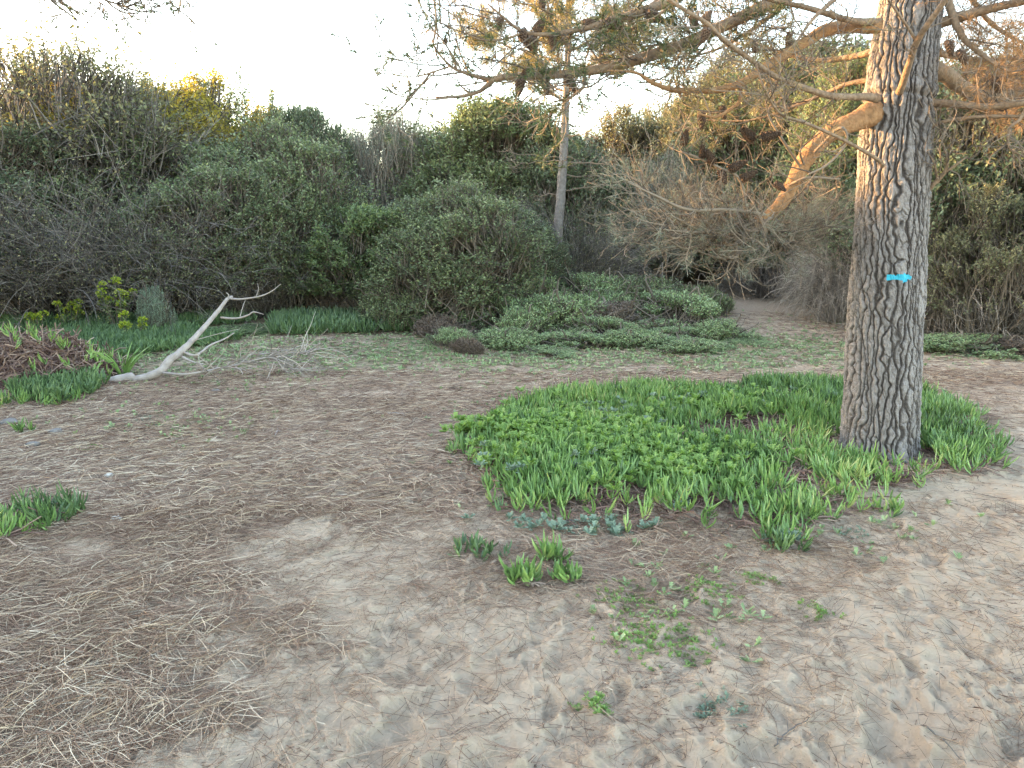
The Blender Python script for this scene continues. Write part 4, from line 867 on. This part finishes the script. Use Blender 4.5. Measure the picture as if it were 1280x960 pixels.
def limb(pts, tw=None, need=None, cones=(), n=60, k=10, label=None, matk='pine_limb', parent=pine, off=POFF, sub=()):
    P, r = trace(pts, n); mb = MB(); rough_tube(mb, P, r, k, prng, .09)
    allsub = []
    for sp_ in sub:
        Q, q = trace(sp_, 30); rough_tube(mb, Q, q, 7, prng, .1); allsub.append((Q, q))
    tips = dirs = None
    if tw:
        tmb = MB(); td_ = [twig_web(tmb, P, r, prng, **tw)] + [twig_web(tmb, Q, q, prng, **{**tw, 'start': 0.15}) for Q, q in allsub]
        tips = np.concatenate([a for a, b in td_]); dirs = np.concatenate([b for a, b in td_])
    o = mb.obj('branch', M[matk], None, True, off); o.parent = parent
    if label: o['label'] = label
    if tw: tmb.obj('twigs', M['pine_twig'], None, False, off).parent = o
    if need:
        frac, nn, L, mk, vv = need; m = prng.random(len(tips)) < frac; nb = MB(); needles(nb, tips[m], dirs[m], prng, nn, L, vv=vv, w_=.0026); (needles(nb, tips[m], dirs[m], prng, 12, .026, .008, .4, vv=.1) if mk == 'needle_green' else None); nb.obj('needles', M[mk], None, False, off).parent = o
    for (u, v, Y, du, dv, s) in cones:
        p = pix(u, v, Y); d = pix(u + du, v + dv, Y + .03) - p; cone_at(p, d, s, o, off)
    return P, tips, dirs
Z0 = TY
# long limb reaching left across the sky
limb([(1120, -60, Z0, .055), (1040, -40, 5.1, .05), (970, 0, 5.0, .042), (943, 14, 4.95, .04), (888, 40, 4.9, .036), (840, 61, 4.85, .034), (771, 82, 4.8, .03), (720, 91, 4.75, .026), (675, 95, 4.75, .023), (620, 98, 4.7, .02), (604, 112, 4.7, .013), (580, 120, 4.7, .01), (545, 122, 4.7, .006)],
     dict(dens=16, L1=(.2, .5), lv2=4, lv3=3, bias=(-.1, 0, .05), start=.25, scale=1.35), (.6, 18, .07, 'needle_green', .35),
     [(652, 96, 4.7, -3, 14, 1.1), (655, 95, 4.7, 6, -10, .8), (681, 96, 4.7, 2, 14, 1), (678, 92, 4.7, 3, -10, .7), (708, 94, 4.7, 8, 14, 1.1), (556, 55, 4.7, 1, -9, .5), (869, 36, 4.9, -3, -14, 1)],
     sub=[[(612, 99, 4.7, .015), (590, 94, 4.7, .011), (565, 84, 4.7, .008), (545, 62, 4.7, .005), (538, 45, 4.7, .003)], [(731, 97, 4.75, .013), (728, 110, 4.7, .01), (712, 122, 4.7, .007), (690, 128, 4.7, .004)], [(560, 84, 4.7, .006), (535, 92, 4.6, .005), (520, 96, 4.6, .003)]],
     label='long limb reaching left across the sky')
limb([(1110, -90, Z0, .045), (980, -60, 5.1, .04), (900, -35, 5.0, .036), (834, 2, 4.9, .03), (806, 13, 4.85, .028), (764, 27, 4.8, .024), (727, 36, 4.75, .018), (690, 43, 4.7, .014), (655, 40, 4.7, .010), (630, 22, 4.7, .007), (610, 5, 4.7, .005)],
     dict(dens=12, L1=(.25, .65), lv2=4, lv3=2, bias=(-.2, 0, .05), start=.35, curl=.9), (.10, 14, .06, 'needle_green', .4),
     [(650, 36, 4.7, 9, 16, 1.25), (664, 42, 4.7, 3, 16, 1.1), (668, 42, 4.7, 9, -14, 1.1), (690, 42, 4.7, 1, 12, .9), (626, 20, 4.7, -2, 10, .8), (755, 28, 4.75, 24, 4, 1.15), (728, 30, 4.75, 10, -2, .9), (806, 14, 4.8, 18, 10, 1.3), (676, -4, 4.7, 2, 9, .8)],
     sub=[[(655, 41, 4.7, .008), (625, 50, 4.65, .006), (595, 48, 4.6, .004), (575, 30, 4.6, .003), (568, 0, 4.6, .0025)]],
     label='upper limb with cones reaching left')
limb([(1098, 33, Z0 - .15, .045), (1062, 33, 5.0, .042), (1032, 38, 4.95, .038), (1008, 52, 4.9, .034), (985, 66, 4.85, .032), (960, 82, 4.8, .028), (929, 103, 4.75, .024), (900, 112, 4.72, .02), (874, 113, 4.7, .018), (840, 112, 4.68, .015), (815, 103, 4.66, .012), (795, 91, 4.64, .009), (760, 88, 4.6, .005)],
     dict(dens=11, L1=(.2, .6), lv2=4, lv3=3, bias=(-.1, 0, .1), start=.2), (.25, 18, .08, 'needle_dry', .5),
     [(988, 58, 4.85, -2, -12, .9), (903, 132, 4.8, 2, 12, .8), (877, 140, 4.8, 0, 12, 1)],
     sub=[[(925, 104, 4.75, .012), (925, 125, 4.7, .011), (915, 135, 4.7, .01), (895, 146, 4.65, .009), (872, 142, 4.6, .006)]], label='sunlit limb leaving the trunk to the left', matk='limb_sunlit')
limb([(1100, 27, Z0 - .15, .022), (1075, 27, 4.9, .02), (1050, 22, 4.8, .018), (1010, 10, 4.7, .016), (975, 2, 4.6, .014), (930, -10, 4.5, .011), (880, -30, 4.5, .008)], dict(dens=8, L1=(.2, .5), lv2=4, lv3=2, bias=(-.1, 0, .0), start=.2), (.25, 18, .08, 'needle_dry', .5))
limb([(1095, 123, Z0 - .22, .03), (1082, 121, 4.85, .022), (1040, 120, 4.7, .019), (1000, 108, 4.6, .017), (970, 96, 4.5, .015), (935, 72, 4.4, .014), (905, 50, 4.3, .013), (884, 30, 4.25, .012), (860, 15, 4.2, .01), (830, -5, 4.2, .008)], dict(dens=8, L1=(.15, .5), lv2=4, lv3=2, bias=(-.1, 0, .1), start=.15), (.2, 16, .07, 'needle_dry', .5),
     [(886, 32, 4.25, -4, 10, .9), (880, 26, 4.25, 6, -8, .8), (945, 65, 4.4, -2, -10, .7)])
# the heavy drooping limb
limb([(1092, 140, Z0 - .05, .088), (1074, 150, 5.05, .066), (1050, 160, 5.0, .058), (1026, 176, 4.97, .054), (1005, 202, 4.95, .052), (992, 228, 4.93, .046), (978, 252, 4.93, .041), (960, 269, 4.93, .035), (945, 276, 4.93, .028)],
     dict(dens=7, L1=(.2, .5), lv2=3, lv3=2, start=.4, bias=(-.1, 0, .1)), (.03, 12, .05, 'needle_dry', .4), n=240, k=40, matk='limb_sunlit', label='thick drooping limb lit orange by the sun')
# the flat spray of twigs at the end of the drooping limb
def spray():
    rng = np.random.default_rng(61); o_ = [c for c in pine.children if c.get('label', '').startswith('thick drooping')][0]
    ends = [(800, 240, 4.5), (785, 262, 4.8), (810, 285, 4.4), (835, 300, 4.6), (865, 312, 4.8), (900, 318, 4.6), (1000, 280, 5.2), (1040, 270, 5.8), (1020, 282, 5.0), (1050, 262, 6.0), (990, 292, 4.9), (845, 275, 5.4), (880, 290, 5.5), (870, 255, 5.2), (1010, 290, 5.5), (945, 300, 4.5), (790, 285, 5.1)]
    mb = MB(); nb = MB(); T_, D_ = [], []
    for (u, v, Y) in ends:
        mid = ((u + 945) / 2 + rng.normal(0, 10), max(v, 275) + rng.uniform(2, 12), (Y + 4.93) / 2)
        P, r = trace([(948, 274, 4.93, .014), ((945 * 2 + mid[0]) / 3, 282, 4.95, .011), (*mid, .009), (u, v, Y, .004)], 26); rough_tube(mb, P, r, 5, rng, .1, .6)
        t, d = twig_web(mb, P, r, rng, 17, (.12, .34), 4, 2, (-.05, 0, .02), .05, .5); T_.append(t); D_.append(d)
    T_ = np.concatenate(T_); D_ = np.concatenate(D_); m = rng.random(len(T_)) < .22; needles(nb, T_[m], D_[m], rng, 16, .07, vv=.6)
    mb.obj('twigs', M['pine_twig'], None, False, POFF).parent = o_; nb.obj('needles', M['leaf_grey'], None, False, POFF).parent = o_
    for (u, v, du, dv, s) in ((892, 205, -4, -8, 1), (900, 212, 4, 10, .9), (910, 213, 8, -4, 1.1), (925, 225, 12, -6, 1), (878, 198, 0, -9, .8), (968, 228, 8, 6, .8), (943, 176, -6, -6, 1.2), (950, 172, 10, -2, 1.1), (854, 182, 2, -9, .9)):
        p = pix(u, v, 4.7); cone_at(p, pix(u + du, v + dv, 4.68) - p, s, o_, POFF)
    for pts in ([(945, 278, 4.9, .012), (935, 270, 4.8, .010), (925, 225, 4.7, .009), (900, 210, 4.7, .008), (870, 196, 4.7, .007), (852, 190, 4.7, .005)], [(1018, 190, 4.9, .010), (1050, 160, 4.7, .01), (1058, 178, 4.7, .008), (1035, 205, 4.65, .007), (1010, 218, 4.6, .005)],
                [(985, 232, 4.9, .008), (1010, 222, 4.8, .008), (1050, 224, 4.9, .006)], [(940, 278, 4.85, .01), (930, 285, 4.75, .01), (945, 288, 4.7, .009), (962, 272, 4.7, .008)], [(1000, 208, 4.9, .009), (975, 170, 4.8, .008), (960, 140, 4.8, .006), (975, 125, 4.8, .003)],
                [(955, 268, 4.88, .012), (910, 262, 4.6, .011), (860, 262, 4.4, .010), (820, 245, 4.3, .007), (785, 228, 4.2, .004)], [(1005, 206, 4.9, .008), (1000, 190, 4.8, .007), (1008, 178, 4.8, .004)]):
        P, r = trace(pts, 30); mb = MB(); rough_tube(mb, P, r, 6, rng, .1, .7); twig_web(mb, P, r, rng, 9, (.08, .25), 2, 1, (0, 0, .1), .3, .8); mb.obj('dead_twig', M['pine_twig'], None, True, POFF).parent = o_
spray()
# thin front branches and the stub crossing the trunk
limb([(1104, 208, 4.88, .014), (1098, 200, 4.85, .012), (1075, 186, 4.75, .011), (1040, 168, 4.6, .01), (1005, 153, 4.5, .009), (975, 142, 4.4, .008), (955, 110, 4.3, .007), (945, 80, 4.3, .005)], dict(dens=7, L1=(.1, .35), lv2=2, lv3=1, start=.3), n=50, k=7)
limb([(1124, 116, 4.93, .024), (1130, 100, 4.85, .022), (1138, 75, 4.75, .020), (1146, 52, 4.65, .019), (1160, 30, 4.55, .017), (1180, 2, 4.45, .015), (1205, -40, 4.35, .012)], dict(dens=6, L1=(.1, .4), lv2=2, lv3=1, start=.3, curl=.9), n=50, k=9,
     sub=[[(1146, 52, 4.65, .010), (1132, 30, 4.6, .008), (1112, 2, 4.55, .006), (1095, -25, 4.5, .004)]], label='grey stub branch crossing in front of the trunk')
limb([(1152, 245, Z0 - .05, .018), (1165, 232, 5.1, .016), (1180, 216, 5.05, .013), (1184, 200, 5.0, .009), (1178, 178, 5.0, .005), (1174, 170, 5.0, .003)], dict(dens=24, L1=(.12, .3), lv2=3, lv3=1, start=.5, curl=.9), n=40, k=8,
     sub=[[(1180, 216, 5.05, .01), (1195, 206, 5, .008), (1210, 195, 5, .004)], [(1172, 224, 5.05, .008), (1168, 205, 5, .006), (1160, 190, 5, .003)]], label='small forked dead branch right of the trunk')
# right side limbs
RT = dict(dens=18, L1=(.15, .5), lv2=4, lv3=3, bias=(.1, 0, 0), start=.1)
RT['start'] = .28
limb([(1160, 32, Z0 - .05, .035), (1185, 26, 5.1, .032), (1215, 17, 5.0, .029), (1250, 8, 4.9, .026), (1290, -2, 4.8, .022), (1360, -30, 4.7, .012)], RT, (.4, 22, .1, 'needle_rust', .5))
limb([(1150, 85, Z0 + .1, .06), (1180, 92, 5.4, .055), (1200, 108, 5.5, .05), (1225, 120, 5.6, .045), (1260, 118, 5.7, .04), (1310, 105, 5.8, .03), (1380, 90, 5.9, .015)], RT, (.5, 22, .1, 'needle_rust', .5))
limb([(1158, 128, Z0 - .1, .026), (1190, 130, 5.0, .024), (1235, 134, 4.9, .022), (1280, 128, 4.8, .02), (1350, 120, 4.8, .012)], dict(dens=9, L1=(.15, .45), lv2=4, lv3=2, bias=(.1, 0, 0), start=.1), (.1, 14, .07, 'needle_rust', .4))
limb([(1158, 162, Z0 - .1, .016), (1180, 152, 5.0, .013), (1225, 146, 4.9, .011), (1285, 145, 4.85, .009), (1340, 140, 4.85, .005)], dict(dens=9, L1=(.1, .4), lv2=3, lv3=2, start=.1), (.05, 14, .06, 'needle_rust', .4))
limb([(1300, 60, 4.8, .010), (1280, 140, 4.8, .01), (1262, 160, 4.8, .009), (1262, 185, 4.8, .008), (1280, 196, 4.8, .005)], dict(dens=26, L1=(.1, .3), lv2=3, lv3=1, start=.4, curl=1.0), n=40, k=7)
limb([(1175, -30, Z0, .03), (1200, 40, 5.0, .02), (1230, 70, 4.9, .014), (1262, 90, 4.8, .008)], RT, (.5, 22, .09, 'needle_rust', .6), [(1186, 50, 4.9, 2, 12, 1), (1245, 95, 4.9, 2, 12, 1.1), (1200, 62, 4.9, 4, 12, 1)])
limb([(1105, -10, Z0 - .1, .02), (1060, -10, 4.7, .015), (1020, 20, 4.5, .01), (990, 60, 4.4, .006)], dict(dens=10, L1=(.2, .5), lv2=4, lv3=3, start=.1), (.12, 14, .07, 'needle_dry', .5))
for pts, nd in (([(1110, -60, Z0, .03), (1060, -50, 5.5, .026), (1000, -10, 5.8, .02), (950, 30, 6.0, .015), (900, 60, 6.1, .010), (850, 75, 6.2, .005)], 'needle_dry'),
                ([(1105, 60, Z0 + .1, .028), (1070, 70, 5.6, .022), (1020, 75, 5.9, .018), (960, 60, 6.1, .012), (900, 30, 6.3, .006)], 'needle_dry'),
                ([(1100, -80, Z0, .03), (1000, -70, 5.4, .024), (900, -30, 5.7, .018), (820, 20, 5.9, .012), (760, 50, 6.0, .007), (720, 60, 6.0, .004)], 'needle_green'),
                ([(1150, -60, Z0, .03), (1200, -20, 5.6, .022), (1240, 30, 5.9, .016), (1290, 60, 6.1, .01), (1330, 80, 6.2, .005)], 'needle_rust'),
                ([(1155, 60, Z0 + .1, .03), (1190, 70, 5.6, .022), (1240, 75, 5.9, .016), (1300, 70, 6.1, .01)], 'needle_rust'),
                ([(1100, 100, Z0 + .1, .02), (1060, 105, 5.5, .016), (1000, 130, 5.8, .012), (940, 150, 6.0, .008), (880, 150, 6.2, .004)], 'needle_dry')):
    limb(pts, dict(dens=12, L1=(.2, .6), lv2=4, lv3=3, bias=(0, 0, 0), start=.12), (.28, 18, .08, nd, .5))
# crown above the picture
def crown():
    rng = np.random.default_rng(70)
    for i in range(16):
        z = 3.5 + i * .33 + rng.uniform(0, .2); a = i * 2.4 + 1; L = 2.9 * (1 - (z - 3.5) / 7.5); d = np.array([math.cos(a), math.sin(a), 0]); b = np.array([tcx(z), TY, z])
        t = np.linspace(0, 1, 24)[:, None]; P = b + d * t * L + np.array([0, 0, 1]) * (.35 * t ** 2 * L) + np.cumsum(rng.normal(0, .012, (24, 3)), 0); r = np.linspace(.045, .008, 24)
        mb = MB(); rough_tube(mb, P, r, 7, rng, .1); o = mb.obj('branch', M['pine_limb'], None, True, POFF); o.parent = pine
        tb = MB(); tp_, dr_ = twig_web(tb, P, r, rng, 7, (.3, .8), 4, 2, (0, 0, .1), .25, .6); tb.obj('twigs', M['pine_twig'], None, False, POFF).parent = o
        nb = MB(); needles(nb, tp_, dr_, rng, 9, .14, vv=.5, w_=.003); nb.obj('needles', M['needle_green'], None, False, POFF).parent = o
crown()

# ---------------------------------------------------------------- the slim pine
def slim():
    rng = np.random.default_rng(81); Y = 14.2; b = pix(690, 362, Y); zb = float(H(b[:1], np.array([Y]), False)[0]); off = np.array([b[0], Y, zb]); e = empty('pine_tree', off)
    tag(e, 'slim grey pine with a thin golden crown behind the scrub bed', 'tree')
    P, r = trace([(689, 375, Y, .108), (692, 345, Y, .102), (699, 270, Y, .090), (704, 200, Y, .078), (707, 140, Y, .068), (710, 60, Y, .055), (712, -60, Y, .045), (714, -200, Y, .02)], 90); mb = MB(); rough_tube(mb, P, r, 14, rng, .07)
    mb.obj('trunk', M['pine_limb_grey'], None, True, off).parent = e
    zs = P[:, 2]
    for i in range(46):
        live = i >= 12; z = rng.uniform(2.0, 3.8) if not live else 3.9 + (i - 12) * .145; j = int(np.argmin(np.abs(zs - z))); a = i * 2.4; L = rng.uniform(.9, 1.6) if not live else rng.uniform(1.3, 2.1) * (1 - max(0, z - 6) / 5)
        d = np.array([math.cos(a), math.sin(a), 0]); t = np.linspace(0, 1, 14)[:, None]; Q = P[j] + d * t * L + np.array([0, 0, 1.]) * ((.35 if live else -.1) * t ** 1.5 * L + .1 * t * L) + np.cumsum(rng.normal(0, .02, (14, 3)), 0)
        mb = MB(); rough_tube(mb, Q, np.linspace(.022 if live else .013, .005, 14), 5, rng, .1); tp_, dr_ = twig_web(mb, Q, None, rng, 9 if live else 5, (.2, .5), 4 if live else 2, 2 if live else 1, (0, 0, .1), .25, .5, 1.7); o = mb.obj('branch', M['pine_twig'], None, False, off); o.parent = e
        if live:
            m = rng.random(len(tp_)) < .9; nb = MB(); needles(nb, tp_[m], dr_[m], rng, 26, .13, vv=.6, w_=.008); nb.obj('needles', M['needle_dry'], None, False, off).parent = o
M['pine_limb_grey'] = mat('slim_pine_bark', [(0, (.08, .07, .065)), (.5, (.16, .145, .135)), (1, (.26, .24, .225))], .85, nscale=18, namt=1.0, bump=(1, .015, 40))
slim()

# ---------------------------------------------------------------- pine standing left of the picture, one branch hanging in
def left_pine():
    rng = np.random.default_rng(91); X, Y = -5.6, 5.6; off = np.array([X, Y, 0.]); e = empty('pine_tree', off)
    tag(e, 'pine beyond the left edge whose thin branch hangs into the top left corner', 'tree')
    z = np.linspace(-.1, 8, 60); P = np.stack([X + .05 * np.sin(z), Y + 0 * z, z], -1); mb = MB(); rough_tube(mb, P, np.linspace(.22, .05, 60), 20, rng, .1); mb.obj('trunk', M['pine_limb'], None, True, off).parent = e
    for pts in ([(-250, -160, 5.6, .03), (-120, -60, 5.5, .02), (0, -25, 5.4, .014), (70, -8, 5.3, .009), (120, -3, 5.3, .007), (160, 10, 5.3, .005), (182, 16, 5.3, .003)], [(70, -9, 5.3, .006), (140, -18, 5.3, .005), (200, -8, 5.3, .004), (232, -2, 5.3, .003)], [(20, -22, 5.4, .006), (60, -4, 5.3, .004), (85, 6, 5.3, .002)]):
        Q, r = trace(pts, 40); mb = MB(); rough_tube(mb, Q, r, 7, rng, .1); tp_, dr_ = twig_web(mb, Q[len(Q) // 3:], None, rng, 18, (.08, .22), 2, 2, (0, 0, -.15), .1, .8, 1.7); o = mb.obj('branch', M['pine_twig'], None, False, off); o.parent = e
        m = rng.random(len(tp_)) < .35; nb = MB(); needles(nb, tp_[m], dr_[m], rng, 10, .035, w_=.009, vv=.2); nb.obj('needles', M['needle_green'], None, False, off).parent = o
    for i in range(14):
        zz = 4.9 + i * .22; a = i * 2.4; L = 1.5; d = np.array([math.cos(a), math.sin(a), .3]); Q = np.array([X, Y, zz]) + d * np.linspace(0, L, 16)[:, None]
        mb = MB(); rough_tube(mb, Q, np.linspace(.03, .006, 16), 6, rng, .1); tp_, dr_ = twig_web(mb, Q, None, rng, 8, (.2, .6), 3, 1); o = mb.obj('branch', M['pine_twig'], None, False, off); o.parent = e
        nb = MB(); needles(nb, tp_, dr_, rng, 9, .13, w_=.003); nb.obj('needles', M['needle_green'], None, False, off).parent = o
left_pine()
